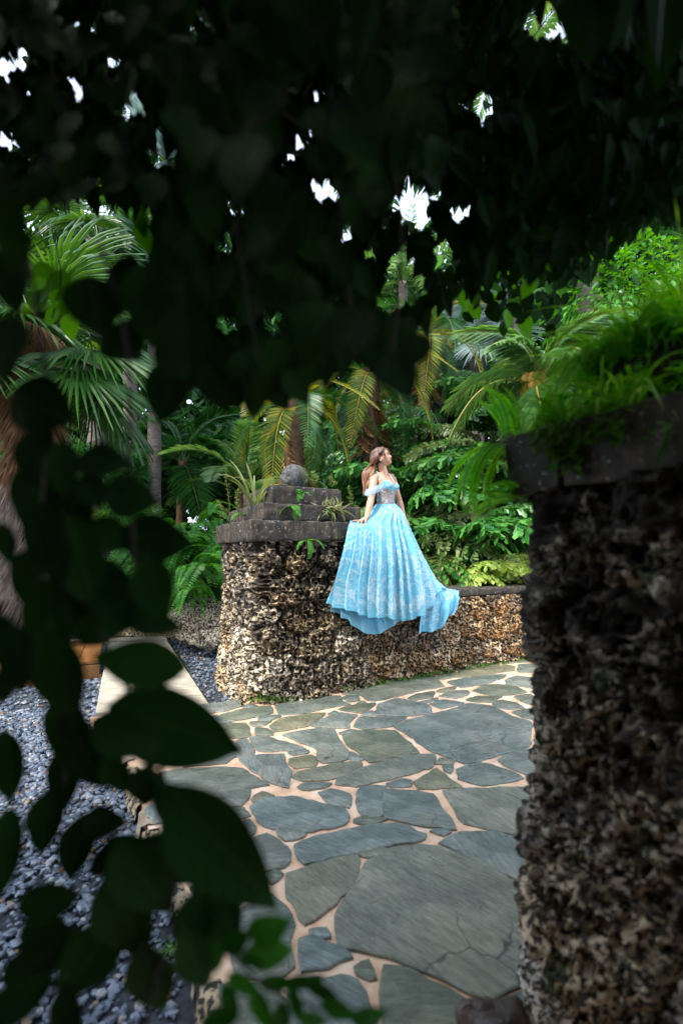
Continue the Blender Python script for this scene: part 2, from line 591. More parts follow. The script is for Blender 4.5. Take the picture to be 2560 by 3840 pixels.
M['orange'] = simple_mat('orange_coconut', (0.55, 0.26, 0.04), 0.45, 0.4, (0.65, 0.36, 0.06), 5)
M['moss'] = foliage_mat('moss_tuft', [(0.03, 0.10, 0.012), (0.06, 0.18, 0.02), (0.10, 0.25, 0.03)], 0.3, 0.6, 0.2)

# ------------------------------------------------------------------ ground, gravel, paving
WD = np.array([0.873, 0.488])          # along the low wall
ND = np.array([-0.488, 0.873])         # away from the camera, square to it
PC = np.array([-0.546, 5.15])          # centre of the far pillar


def wn_(w, n, z=0.0):
    p = PC + w * WD + n * ND
    return np.array([p[0], p[1], z])


xs = np.concatenate([[-300, -120, -60], np.linspace(-30, 30, 61), [60, 120, 300]])
ys = np.concatenate([[-60, -20], np.linspace(-8, 40, 49), [70, 150, 300]])
X, Y = np.meshgrid(xs, ys, indexing='ij')
Z = -0.16 + 0.03 * noise(np.stack([X, Y, X * 0], -1), 1.7, 3)
mk('ground', np.stack([X, Y, Z], -1), grid_quads(len(xs), len(ys)), M['soil'], kind='structure')

PAVE_EDGE = [(438, 2700), (434, 2750), (462, 2796), (489, 2886), (538, 3024), (547, 3091), (592, 3153), (625, 3225),
             (690, 3310), (750, 3430), (779, 3640), (800, 3760), (815, 3950)]
edge = catmull(np.array([gnd(*p)[:2] for p in PAVE_EDGE]), 60)
edge += 0.012 * np.stack([noise(np.c_[edge, edge[:, :1] * 0], 0.12, 5), noise(np.c_[edge, edge[:, :1] * 0], 0.12, 6)], 1)
nl = gnd(359, 2667)[:2]
nr = gnd(786, 2637)[:2]
outline = [nl + (0.02, -0.12), nr + (0.0, -0.03), wn_(-0.75, -0.62)[:2], wn_(-0.55, -0.45)[:2], wn_(6.5, -0.45)[:2], [7.0, 2.0], [4.0, -3.0], [-0.35, -3.0], [-0.36, 0.6]]
poly = np.concatenate([[edge[0]], np.array(outline), edge[::-1][:-1]])
n = len(poly)
zt, zb = -0.009, -0.2
V = np.concatenate([np.c_[poly, np.full(n, zt)], np.c_[poly, np.full(n, zb)]])
bm = bmesh.new()
vs_ = [bm.verts.new(v) for v in V]
bm.faces.new(vs_[:n])
for i in range(n):
    j = (i + 1) % n
    bm.faces.new((vs_[i], vs_[n + i], vs_[n + j], vs_[j]))
bmesh.ops.triangulate(bm, faces=bm.faces[:])
bmesh.ops.recalc_face_normals(bm, faces=bm.faces[:])
me = bpy.data.meshes.new('paving')
bm.to_mesh(me)
bm.free()
me.materials.append(M['mortar'])
paving = obj('paving', me, kind='structure')


def A(x, y):
    return (740 + .8291 * x, 2440 + .8291 * y)


def B(x, y):
    return (740 + .8291 * x, 2900 + .8291 * y)


def D(x, y):
    return (400 + .4464 * x, 2600 + .4464 * y)


FLAGS = [(A, p) for p in [
    [(105, 290), (210, 262), (330, 250), (340, 280), (300, 292), (160, 316), (125, 312)],
    [(210, 250), (240, 240), (268, 250), (215, 262)],
    [(355, 245), (420, 228), (560, 210), (645, 202), (650, 225), (690, 240), (560, 262), (480, 282), (370, 288)],
    [(278, 305), (310, 292), (370, 290), (372, 300), (330, 312), (285, 315)],
    [(235, 322), (275, 318), (335, 318), (300, 338), (250, 342)],
    [(330, 335), (375, 305), (460, 292), (580, 280), (550, 310), (500, 338), (385, 360), (345, 365)],
    [(262, 348), (320, 350), (345, 378), (265, 380)],
    [(80, 340), (160, 326), (215, 328), (235, 350), (235, 385), (150, 392), (85, 375)],
    [(235, 388), (330, 390), (400, 415), (490, 440), (350, 452), (275, 450)],
    [(385, 380), (450, 365), (545, 352), (620, 352), (625, 380), (650, 420), (680, 450), (678, 490), (570, 506), (545, 490), (550, 450), (530, 435), (440, 400)],
    [(410, 462), (450, 448), (500, 450), (495, 462), (430, 468)],
    [(418, 488), (520, 468), (535, 500), (530, 520), (440, 528), (420, 510)],
    [(190, 488), (280, 470), (390, 468), (395, 500), (418, 540), (415, 615), (330, 590), (240, 530)],
    [(185, 400), (225, 400), (250, 440), (255, 475), (190, 480), (150, 470)],
    [(435, 570), (450, 550), (600, 515), (735, 500), (735, 520), (640, 570), (590, 582), (480, 588)],
    [(455, 612), (480, 598), (605, 598), (570, 618), (480, 625)],
    [(625, 600), (640, 580), (740, 530), (850, 500), (1010, 470), (1070, 465), (1070, 495), (1060, 525), (850, 580), (720, 612)],
    [(655, 385), (750, 360), (850, 358), (890, 360), (960, 415), (1000, 460), (880, 490), (780, 503), (725, 455), (680, 420)],
    [(640, 372), (690, 355), (745, 362), (650, 378)],
    [(685, 485), (690, 455), (745, 490), (700, 498)],
    [(520, 340), (560, 310), (640, 280), (718, 290), (680, 330), (685, 348), (600, 345)],
    [(590, 285), (620, 270), (632, 278), (598, 290)],
    [(635, 265), (700, 245), (805, 235), (770, 270), (740, 280)],
    [(740, 290), (790, 268), (790, 290)],
    [(800, 288), (820, 240), (900, 215), (960, 225), (1045, 245), (1060, 282), (940, 294)],
    [(710, 340), (735, 300), (940, 300), (870, 340), (750, 354)],
    [(655, 195), (700, 172), (900, 120), (1045, 92), (1085, 125), (1115, 160), (1000, 180), (900, 205), (800, 225), (770, 222), (740, 200)],
    [(652, 212), (680, 200), (725, 202), (730, 222), (690, 230)],
    [(722, 238), (745, 225), (760, 234)],
    [(955, 212), (990, 195), (1072, 182), (1060, 210), (990, 222)],
    [(1000, 232), (1090, 210), (1080, 222), (1020, 236)],
    [(1055, 240), (1110, 220), (1205, 235), (1170, 245), (1100, 260)],
    [(1090, 203), (1170, 178), (1225, 178), (1225, 195), (1170, 214)],
    [(1075, 182), (1110, 170), (1170, 160), (1160, 172), (1110, 188)],
    [(1095, 75), (1270, 48), (1435, 70), (1430, 88), (1290, 108), (1160, 120), (1130, 100)],
    [(1055, 90), (1085, 85), (1110, 95), (1075, 105)],
    [(1085, 115), (1130, 104), (1148, 120), (1100, 130)],
    [(1130, 142), (1200, 125), (1330, 110), (1400, 108), (1380, 120), (1300, 150), (1190, 164)],
    [(1245, 180), (1290, 155), (1350, 150), (1440, 160), (1490, 185), (1400, 200), (1310, 198)],
    [(1210, 220), (1260, 205), (1375, 206), (1330, 230), (1250, 230)],
    [(1335, 230), (1380, 222), (1440, 235), (1475, 258), (1400, 264), (1345, 250)],
    [(885, 340), (960, 310), (1110, 275), (1230, 237), (1330, 250), (1420, 295), (1505, 320), (1500, 430), (1370, 465), (1290, 490), (1210, 506), (1090, 465), (1000, 415), (960, 380)],
    [(1390, 130), (1440, 112), (1520, 120), (1520, 170), (1400, 150)],
    [(1430, 205), (1500, 195), (1560, 230), (1540, 250), (1480, 235)],
    [(1420, 275), (1500, 262), (1570, 290), (1560, 315), (1470, 300)],
    [(1300, 45), (1380, 36), (1430, 55), (1350, 60)],
    [(1390, 36), (1450, 33), (1500, 50), (1430, 52)],
    [(1450, 62), (1540, 58), (1580, 100), (1450, 95)],
    [(1360, 490), (1420, 455), (1560, 435), (1640, 470), (1600, 590), (1470, 550), (1390, 515)],
    [(1530, 330), (1640, 310), (1700, 420), (1530, 420)],
    [(1170, 535), (1260, 510), (1310, 510), (1420, 545), (1480, 575), (1290, 608), (1180, 575)],
    [(1110, 520), (1150, 516), (1145, 555), (1120, 540)],
    [(985, 590), (1080, 530), (1120, 560), (1190, 612), (1100, 620), (1000, 622)],
    [(855, 600), (920, 580), (965, 585), (965, 612), (870, 614)],
    [(1075, 512), (1095, 485), (1160, 498), (1140, 510)],
]] + [(B, p) for p in [
    [(1105, 78), (1200, 70), (1500, 60), (1640, 50), (1680, 320), (1560, 300), (1330, 250), (1210, 225), (1150, 140)],
    [(720, 90), (740, 60), (850, 55), (840, 100), (845, 180), (800, 195), (740, 185)],
    [(850, 70), (960, 78), (1065, 95), (1090, 140), (1170, 250), (1050, 235), (850, 200), (835, 130)],
    [(550, 85), (600, 68), (690, 90), (690, 150), (600, 130)],
    [(712, 208), (760, 196), (855, 205), (800, 228), (720, 220)],
    [(240, 150), (300, 115), (440, 105), (600, 150), (665, 160), (685, 215), (600, 245), (480, 258), (310, 238)],
    [(25, 135), (80, 90), (235, 72), (235, 110), (200, 140), (120, 150)],
    [(245, 118), (290, 80), (340, 98), (280, 125)],
    [(150, 155), (205, 150), (240, 190), (190, 195)],
    [(195, 215), (240, 205), (265, 240), (240, 280), (200, 260)],
    [(355, 255), (380, 248), (490, 262), (480, 285), (400, 295)],
    [(440, 325), (560, 280), (760, 240), (900, 228), (960, 250), (1030, 280), (1000, 300), (850, 325), (700, 360), (480, 405)],
    [(1058, 255), (1100, 250), (1145, 262), (1110, 278)],
    [(1100, 315), (1140, 290), (1200, 265), (1330, 262), (1540, 320), (1640, 380), (1600, 500), (1500, 480), (1440, 480), (1310, 405), (1200, 350)],
    [(760, 420), (770, 395), (850, 370), (870, 340), (1010, 318), (1040, 325), (1220, 365), (1310, 412), (1450, 510), (1600, 590), (1600, 900), (1400, 980), (1330, 1015), (1260, 1005), (1180, 960), (1050, 895), (900, 830), (640, 775), (625, 640), (660, 580), (720, 500)],
    [(405, 445), (560, 405), (720, 365), (725, 420), (700, 500), (650, 560), (560, 640), (490, 680), (450, 610), (400, 530)],
    [(725, 370), (800, 345), (860, 340), (850, 360), (775, 378)],
    [(240, 305), (320, 270), (400, 335), (420, 390), (400, 415), (270, 440), (220, 400)],
    [(320, 455), (350, 435), (382, 450), (340, 495)],
    [(475, 735), (530, 745), (650, 790), (705, 825), (600, 860), (470, 885)],
    [(710, 885), (780, 840), (800, 915), (750, 905)],
    [(840, 860), (950, 890), (1050, 940), (1180, 1010), (1260, 1060), (1300, 1350), (900, 1400), (835, 1050)],
    [(500, 700), (575, 695), (595, 745), (540, 740)],
    [(150, 640), (330, 540), (400, 600), (440, 680), (415, 750), (430, 870), (330, 920), (180, 900)],
    [(420, 950), (640, 920), (720, 930), (780, 1050), (830, 1350), (430, 1400)],
    [(110, 960), (200, 940), (350, 960), (400, 1050), (400, 1350), (130, 1350)],
    [(30, 430), (150, 440), (270, 460), (300, 520), (180, 580), (60, 590)],
    [(1360, 1040), (1560, 960), (1800, 1000), (1900, 1350), (1400, 1350)],
]] + [(D, p) for p in [
    [(560, 130), (780, 95), (1115, 58), (1130, 100), (1000, 145), (820, 165), (600, 185)],
    [(540, 205), (820, 190), (930, 185), (1050, 235), (900, 255), (700, 290), (500, 280)],
    [(170, 275), (230, 250), (330, 300), (300, 340), (190, 350)],
    [(130, 390), (240, 365), (250, 385), (150, 415)],
    [(180, 430), (300, 365), (420, 460), (340, 485), (250, 460)],
    [(350, 495), (420, 475), (580, 510), (580, 565), (480, 588), (390, 565)],
    [(340, 330), (480, 300), (560, 400), (440, 450)],
    [(520, 300), (720, 305), (900, 275), (880, 360), (700, 410), (590, 390)],
    [(600, 430), (900, 385), (1060, 400), (1110, 500), (1000, 580), (650, 610), (610, 500)],
    [(440, 660), (620, 640), (1000, 615), (1130, 625), (1360, 765), (1180, 785), (860, 855), (720, 880), (600, 800), (470, 760)],
    [(335, 970), (420, 900), (560, 850), (700, 920), (640, 1040), (400, 1080)],
    [(440, 1190), (640, 1080), (720, 950), (1000, 995), (1060, 1040), (900, 1190), (620, 1230), (470, 1260)],
    [(640, 1270), (900, 1225), (1070, 1080), (1160, 1170), (1210, 1280), (1180, 1430), (960, 1470), (760, 1440)],
    [(510, 1320), (610, 1290), (740, 1460), (620, 1530), (545, 1470)],
]]


def flagstone(poly2, k):
    """An irregular slate with a chamfered, uneven rim, standing a few mm proud of the mortar."""
    P = np.asarray(poly2)
    ctr = P.mean(0)
    per = np.linalg.norm(np.roll(P, -1, 0) - P, axis=1)
    pts = []
    for i in range(len(P)):
        m = max(2, int(per[i] / 0.035))
        m = min(m, 14)
        a, b = P[i], P[(i + 1) % len(P)]
        for q in range(m):
            pts.append(a + (b - a) * q / m)
    pts = np.array(pts)
    # soften corners, then make the rim uneven
    pts = 0.08 * np.roll(pts, 1, 0) + 0.84 * pts + 0.08 * np.roll(pts, -1, 0)
    tg = nrm(np.roll(pts, -1, 0) - np.roll(pts, 1, 0))
    pts = pts + np.c_[tg[:, 1], -tg[:, 0]] * 0.011
    o3 = np.c_[pts, np.full(len(pts), k * 1.0)]
    pts = pts + 0.010 * np.stack([noise(o3, 0.05, 11), noise(o3, 0.05, 12)], 1)
    d = pts - ctr
    L = np.linalg.norm(d, axis=1, keepdims=True)
    ins = pts - d / L * 0.006
    mid = ctr + (ins - ctr) * 0.5
    z = 0.001 + 0.004 * rng.random()
    tilt = (rng.random(2) - .5) * 0.006
    n = len(pts)
    zz = lambda q: z + (q - ctr) @ tilt
    V = np.concatenate([np.c_[pts, np.full(n, -0.03)], np.c_[pts, zz(pts) - 0.004], np.c_[ins, zz(ins)], np.c_[mid, zz(mid) + 0.002], [[ctr[0], ctr[1], z + 0.003]]])
    V[:, :2] -= ctr
    i = np.arange(n)
    j = (i + 1) % n
    Q = np.concatenate([np.stack([a * n + i, a * n + j, (a + 1) * n + j, (a + 1) * n + i], 1) for a in range(3)])
    T = np.stack([3 * n + i, 3 * n + j, np.full(n, 4 * n)], 1)
    return mk('flagstone', V, [Q, T], M['slate'], paving, smooth=False, loc=(ctr[0], ctr[1], 0))


def ccw(P):
    P = np.asarray(P)
    a = np.sum(P[:, 0] * np.roll(P[:, 1], -1) - np.roll(P[:, 0], -1) * P[:, 1])
    return P if a > 0 else P[::-1]


for k, (f, p) in enumerate(FLAGS):
    flagstone(ccw(np.array([gnd(*f(*q))[:2] for q in p])), k)
# paving outside the picture, to the right: a few plain stones
k = 200
for i in range(7):
    for j in range(9):
        cx, cy = 2.75 + i * 0.62 + 0.3 * (j % 2), -2.4 + j * 0.85
        rel = np.array([cx, cy]) - PC
        if rel @ ND > -1.1 or cx < 0.62 * cy + 0.55:
            continue
        a = np.sort(rng.random(6) * 0.8 + np.arange(6)) / 6 * 2 * math.pi
        P = np.c_[cx + 0.29 * np.cos(a), cy + 0.38 * np.sin(a)]
        flagstone(ccw(P), k)
        k += 1

# kerb stones along the paving's edge above the gravel
kb = catmull(edge, 60)
for i0 in range(2, 56, 6):
    seg = kb[i0:i0 + 6]
    if len(seg) < 6:
        continue
    tdir = nrm(np.gradient(seg, axis=0))
    nout = np.c_[-tdir[:, 1], tdir[:, 0]]
    if (seg.mean(0) + nout.mean(0) * .1)[0] > seg.mean(0)[0]:
        nout = -nout
    prof = [(-0.045, -0.004), (0.0, -0.002), (0.03, -0.02), (0.045, -0.07), (0.045, -0.2)]
    V = []
    for (o_, z_) in prof:
        V.append(np.c_[seg + nout * o_, np.full(len(seg), z_)])
    V = np.stack(V, 1).reshape(-1, 3)
    V += 0.02 * np.stack([noise(V, 0.07, 21), noise(V, 0.07, 22), 0.6 * noise(V, 0.07, 23)], 1)
    V[:, 2] = np.minimum(V[:, 2], 0.004)
    mk('kerb_stone', V, grid_quads(len(seg), len(prof)), M['boulder'] if i0 % 4 else M['kerb'], paving)

# --- gravel bed
gz = -0.10
gp = np.array([[-9, 1.0], [-0.3, 0.3], [-0.6, 2.0], [-1.4, 3.6], [-1.0, 4.6], [-1.2, 6.4], [-2.6, 8.6], [-9, 9.0]])
xs = np.linspace(-9, 0.0, 60)
ys = np.linspace(0.2, 8.6, 60)
X, Y = np.meshgrid(xs, ys, indexing='ij')
Z = gz - 0.012 + 0.012 * noise(np.stack([X, Y, X * 0], -1), 0.6, 31)
mk('gravel_bed', np.stack([X, Y, Z], -1), grid_quads(60, 60), M['gravel_bed'], kind='structure')

ico = bmesh.new()
bmesh.ops.create_icosphere(ico, subdivisions=1, radius=1.0)
ICO_V = np.array([v.co for v in ico.verts])
ICO_F = np.array([[v.index for v in f.verts] for f in ico.faces])
ico.free()


def gravel_field(num, ymin, ymax, size, name):
    Yg = ymin + (ymax - ymin) * rng.random(num * 4)
    Xg = -7.5 + 7.4 * rng.random(num * 4)
    u = Xg / Yg * FPX + 1280
    eY = np.interp(Yg, edge[::-1][:, 1], edge[::-1][:, 0], left=edge[-1, 0], right=-0.75)
    rel = np.stack([Xg, Yg], 1) - PC
    inp = (np.abs(rel @ WD) < .7) & (np.abs(rel @ ND) < .6)
    ok = (u > -260) & ~inp & ((Xg < eY - 0.02) | (Yg > 4.0))
    # right of the pale path and behind the pillar
    ok &= (Xg < -0.55)
    Xg, Yg = Xg[ok][:num], Yg[ok][:num]
    m = len(Xg)
    s = size * (0.55 + 0.9 * rng.random(m) ** 2)
    sc = np.stack([s * (0.8 + .6 * rng.random(m)), s * (0.7 + .4 * rng.random(m)), s * (0.4 + .35 * rng.random(m))], 1)
    base = ICO_V[None] * (1 + 0.35 * (rng.random((m, len(ICO_V), 1)) - .5)) * sc[:, None, :]
    th = rng.random(m) * 2 * math.pi
    ti = (rng.random(m) - .5) * 1.2
    ct, st = np.cos(ti)[:, None], np.sin(ti)[:, None]
    y2, z2 = base[..., 1] * ct - base[..., 2] * st, base[..., 1] * st + base[..., 2] * ct
    c, s_ = np.cos(th)[:, None], np.sin(th)[:, None]
    x3, y3 = base[..., 0] * c - y2 * s_, base[..., 0] * s_ + y2 * c
    Pz = gz + 0.3 * size * rng.random(m)
    V = np.stack([x3 + Xg[:, None], y3 + Yg[:, None], z2 + Pz[:, None]], -1).reshape(-1, 3)
    F = (ICO_F[None] + (np.arange(m) * len(ICO_V))[:, None, None]).reshape(-1, 3)
    return V, F


VV, FF, off = [], [], 0
for num, y0, y1, sz in ((5200, 1.0, 2.6, 0.016), (8500, 2.4, 4.4, 0.017), (9000, 4.2, 8.3, 0.022)):
    v, f = gravel_field(num, y0, y1, sz, 'g')
    VV.append(v)
    FF.append(f + off)
    off += len(v)
mk('gravel', np.concatenate(VV), np.concatenate(FF), M['gravel'], smooth=False, kind='stuff')


# ------------------------------------------------------------------ boxes with worn edges
def worn_box(name, h, mat, parent=None, r=0.012, res=0.03, amp=0.006, nsc=0.06, seed=1, loc=None, rz=0.0, chip=0.0, maxn=60):
    h = np.asarray(h, float)
    Vs, Qs, off = [], [], 0
    for ax in range(3):
        a, b = [i for i in range(3) if i != ax]
        na = int(min(maxn, max(2, 2 * h[a] / res))) + 1
        nb = int(min(maxn, max(2, 2 * h[b] / res))) + 1
        ga = np.concatenate([[-1, -1 + r * .5 / h[a]], np.linspace(-1 + r / h[a], 1 - r / h[a], na), [1 - r * .5 / h[a], 1]])
        gb = np.concatenate([[-1, -1 + r * .5 / h[b]], np.linspace(-1 + r / h[b], 1 - r / h[b], nb), [1 - r * .5 / h[b], 1]])
        Aa, Bb = np.meshgrid(ga, gb, indexing='ij')
        for sgn in (-1, 1):
            P = np.zeros(Aa.shape + (3,))
            P[..., a] = Aa * h[a]
            P[..., b] = Bb * h[b]
            P[..., ax] = sgn * h[ax]
            q = grid_quads(len(ga), len(gb))
            flip = (sgn > 0) != (ax != 1)
            if flip:
                q = q[:, ::-1]
            Vs.append(P.reshape(-1, 3))
            Qs.append(q + off)
            off += P.size // 3
    V = np.concatenate(Vs)
    Q = np.concatenate(Qs)
    inn = np.clip(V, -(h - r), h - r)
    d = V - inn
    nn = nrm(d)
    V = inn + nn * r
    key, first, inv = np.unique(np.round(V, 5), axis=0, return_index=True, return_inverse=True)
    inv = inv.reshape(-1)
    V, nn = V[first], nn[first]
    Q = inv[Q]
    o = V + seed * 3.7
    disp = amp * noise(o, nsc, seed) + amp * 0.5 * noise(o, nsc * 0.4, seed + 1)
    if chip:
        e = np.sort(np.abs(V) / h, axis=1)
        edgey = np.clip((np.sort(h - np.abs(V), axis=1)[:, 1]) / 0.03, 0, 1)
        disp -= chip * (1 - edgey) * np.clip(noise(o, 0.09, seed + 5) * 1.6, 0, 1)
    V = V + nn * disp[:, None]
    ob = mk(name, V, Q, mat, parent, smooth=True, loc=loc)
    ob.rotation_euler = (0, 0, rz)
    return ob


def quad_plank(p, top, th, mat, parent, seed):
    """A sawn plank on four ground corners, its top rim chamfered."""
    p = np.asarray(p)
    c = p.mean(0)
    q = p - c
    rim = np.concatenate([q[i] + (q[(i + 1) % 4] - q[i]) * (np.arange(8) / 8)[:, None] for i in range(4)])
    rim = rim + 0.003 * np.stack([noise(np.c_[rim, np.full(32, seed)], .06, 1), noise(np.c_[rim, np.full(32, seed)], .06, 2)], 1)
    z = np.ones(32)
    V = np.concatenate([np.c_[rim, -th * z], np.c_[rim, -0.006 * z], np.c_[rim * (1 - 0.008 / np.linalg.norm(rim, axis=1, keepdims=True)), 0 * z], [[0, 0, 0.001]]])
    i = np.arange(32)
    j = (i + 1) % 32
    Q = np.concatenate([np.stack([a * 32 + i, a * 32 + j, (a + 1) * 32 + j, (a + 1) * 32 + i], 1) for a in range(2)])
    T = np.stack([64 + i, 64 + j, np.full(32, 96)], 1)
    return mk('limestone_plank', V, [Q, T], mat, parent, False, loc=(c[0], c[1], top))


# pale limestone path: planks across it
c_nl, c_nr = gnd(359, 2667)[:2], gnd(786, 2637)[:2]
c_fl, c_fr = gnd(410, 2396)[:2], gnd(620, 2388)[:2]
path = obj('path', None, kind='structure')
ts = [0, .085, .17, .215, .34, .43, .52, .60, .69, .78, .87, .93, 1.0]
for i in range(len(ts) - 1):
    halves = [(0, 1)] if i < len(ts) - 2 else [(0, .497), (.503, 1)]
    for (s0, s1) in halves:
        def pt(t, s):
            a = c_nl + (c_fl - c_nl) * t
            b = c_nr + (c_fr - c_nr) * t
            return a + (b - a) * s
        p = [pt(ts[i] + .002, s0), pt(ts[i] + .002, s1), pt(ts[i + 1] - .002, s1), pt(ts[i + 1] - .002, s0)]
        ctr = np.mean(p, axis=0)
        hx = np.linalg.norm(p[1] - p[0]) / 2
        hy = abs(np.cross(np.append(nrm(p[1] - p[0]), 0), np.append(p[2] - p[1], 0))[2]) / 2
        d = p[1] - p[0]
        zt = -0.012 + 0.004 * rng.random() + (0.03 if i == len(ts) - 2 else 0)
        quad_plank(p, zt, 0.12, M['limestone'], path, 40 + i)
        continue
        worn_box('limestone_plank', (hx, hy, 0.06), M['limestone'], path, 0.008, 0.08, 0.003, 0.15, 40 + i, (ctr[0], ctr[1], zt - 0.06), math.atan2(d[1], d[0]))

# ------------------------------------------------------------------ coral rock masonry


def voronoi2(S_, Z_, seeds):
    F1 = np.full(S_.shape, 9.0)
    F2 = np.full(S_.shape, 9.0)
    ID = np.zeros(S_.shape, int)
    for k, (a, b, w) in enumerate(seeds):
        d = np.sqrt((S_ - a) ** 2 + (1.15 * (Z_ - b)) ** 2) - w
        m1 = d < F1
        F2 = np.where(m1, F1, np.minimum(F2, d))
        ID = np.where(m1, k, ID)
        F1 = np.where(m1, d, F1)
    return F1, F2, ID


def coral_shell(parent, P, N, Sg, Zg, per, mat, seed, cell=0.27, depth=1.0, closed=False, pit=0.04, bulge=0.075):
    """P, N: (ns, nz, 3) base points and outward normals. Splits the face into separate rough stones."""
    r = np.random.default_rng(seed)
    ns, nz = Sg.shape
    smax, zmax = (per if closed else Sg.max()), Zg.max()
    seeds = []
    rows = max(2, int(round(zmax / cell)))
    cols = max(2, int(round(smax / (cell * 1.15))))
    for a in range(rows):
        for b in range(cols):
            s = (b + 0.5 * (a % 2) + 0.25 + 0.5 * (r.random() - .5)) / cols * smax
            z = (a + 0.5 + 0.6 * (r.random() - .5)) / rows * zmax
            seeds.append((s, z, 0.05 * r.random()))
    m = len(seeds)
    if closed:
        seeds = seeds + [(s - smax, z, w) for s, z, w in seeds] + [(s + smax, z, w) for s, z, w in seeds]
    wob = P * 1.0
    Sw = Sg + 0.035 * noise(wob, 0.09, seed) + 0.012 * noise(wob, 0.03, seed + 1)
    Zw = Zg + 0.035 * noise(wob, 0.09, seed + 2) + 0.012 * noise(wob, 0.03, seed + 3)
    F1, F2, ID = voronoi2(Sw, Zw, seeds)
    ID = ID % m
    b = np.clip((F2 - F1) / 0.085, 0, 1)
    h = bulge * (1 - (1 - b) ** 2.2)
    lump = r.random(m)[ID] * 0.03
    h = h + lump + 0.02 * noise(P, 0.16, seed + 4)
    n1 = noise(P, pit, seed + 5)
    n2 = noise(P, pit * 1.9, seed + 6)
    n3 = noise(P, pit * 0.55, seed + 9)
    ridge = 1 - np.clip(np.abs(n1) * 3.2, 0, 1)
    ridge2 = 1 - np.clip(np.abs(n2) * 3.0, 0, 1)
    worm = np.maximum(ridge, 0.9 * ridge2)
    h = h + depth * (0.062 * worm ** 0.8 - 0.042 + 0.008 * n3)
    V = P + N * h[..., None]
    flat = V.reshape(-1, 3)
    q = grid_quads(ns, nz, closed)
    lab = ID.reshape(-1)[q[:, 0]]
    for k in range(m):
        f = q[lab == k]
        if len(f) < 4:
            continue
        u, inv = np.unique(f, return_inverse=True)
        v = flat[u]
        c = v.mean(0)
        mk('coral_stone', v - c, inv.reshape(-1, 4), mat, parent, smooth=True, loc=c)
    return V


def square_ring(half, r, svals, W=WD, Nn=ND, flare=None):
    """Points and normals along a rounded square of half-size half; s from the corner (-w,-n) along +w."""
    L = 2 * (half - r)
    arc = r * math.pi / 2
    side = L + arc
    per = 4 * side
    pts, nor = [], []
    for s in svals:
        s = s % per
        k = int(s // side)
        t = s - k * side
        if t < L:
            p = np.array([-L / 2 + t, -half])
            nn = np.array([0, -1.0])
        else:
            a = (t - L) / r
            p = np.array([L / 2 + r * math.sin(a), -L / 2 - r * math.cos(a)])
            nn = np.array([math.sin(a), -math.cos(a)])
        for _ in range(k):
            p = np.array([-p[1], p[0]])
            nn = np.array([-nn[1], nn[0]])
        pts.append(p)
        nor.append(nn)
    return np.array(pts), np.array(nor), per


def pillar_body(parent, center, half, z0, z1, fine, coarse, fine_range, mat, seed, flare=0.07, cell=0.30, pit=0.04, depth=1.0, bulge=0.075):
    _, _, per = square_ring(half, 0.09, [0])
    a, b = fine_range
    sf = np.arange(a, b, fine)
    sc = np.arange(b, per + a - 1e-6, coarse)
    sv = np.concatenate([sf, sc])
    zv = np.arange(z0, z1 + fine * .5, fine)
    p2, n2, _ = square_ring(half, 0.09, sv)
    wx = p2[:, :1] * WD + p2[:, 1:] * ND
    nx = n2[:, :1] * WD + n2[:, 1:] * ND
    tt = np.clip(1 - (zv - z0) / (z1 - z0), 0, 1)
    fl = flare * tt ** 1.5
    P = np.zeros((len(sv), len(zv), 3))
    P[..., :2] = center + wx[:, None, :] + nx[:, None, :] * fl[None, :, None]
    P[..., 2] = zv[None]
    N = np.zeros_like(P)
    N[..., :2] = nx[:, None, :]
    Sg = np.repeat((sv % per)[:, None], len(zv), 1)
    Zg = np.repeat((zv - z0)[None], len(sv), 0)
    coral_shell(parent, P, N, Sg, Zg, per, mat, seed, cell, depth, True, pit, bulge)
    return per


# far pillar
pil = thing('stone_pillar', 'coral rock pillar with stepped dark slabs, carrying a stone ball', 'pillar', wn_(0, 0), 0, 'coral rock gate pillars')
pil.location = (0, 0, 0)
_per = square_ring(0.575, 0.09, [0])[2]
pillar_body(pil, PC, 0.575, -0.2, 1.55, 0.0075, 0.03, (-_per / 4 - 0.05, _per / 4 + 0.1), M['coral'], 101)


def tier(parent, center, w0, w1, n0, n1, z0, z1, split, seed, mat=None):
    """A course of slabs: one row of blocks along w, each full depth."""
    ws = [w0] + split + [w1]
    for i in range(len(ws) - 1):
        a, b = ws[i] + (0.003 if i else 0), ws[i + 1] - (0.003 if i < len(ws) - 2 else 0)
        c = center + (a + b) / 2 * WD + (n0 + n1) / 2 * ND
        worn_box('coping_slab', ((b - a) / 2, (n1 - n0) / 2, (z1 - z0) / 2), mat or M['slab'], parent, 0.012, 0.028, 0.006, 0.05, seed + i,
                 (c[0], c[1], (z0 + z1) / 2), math.atan2(WD[1], WD[0]), chip=0.018)


tier(pil, PC, -0.70, 0.57, -0.63, 0.70, 1.535, 1.747, [], 11)
tier(pil, PC, -0.55, 0.56, -0.55, 0.66, 1.750, 1.920, [], 15)
tier(pil, PC, -0.41, 0.40, -0.42, 0.56, 1.923, 2.118, [], 19)
bmS = bmesh.new()
bmesh.ops.create_uvsphere(bmS, u_segments=48, v_segments=32, radius=0.157)
for v in bmS.verts:
    pass
Vb = np.array([v.co for v in bmS.verts])
nb = nrm(Vb)
Vb = Vb + nb * (0.006 * noise(Vb, 0.05, 3) - 0.02 * np.clip(noise(Vb, 0.035, 8) * 2 - 0.6, 0, 1))[:, None]
for v, c in zip(bmS.verts, Vb):
    v.co = c
for f in bmS.faces:
    f.smooth = True
me = bpy.data.meshes.new('stone_ball')
bmS.to_mesh(me)
bmS.free()
me.materials.append(M['ball'])
ball = obj('stone_ball', me, pil, (PC[0] + 0.01, PC[1], 2.268))

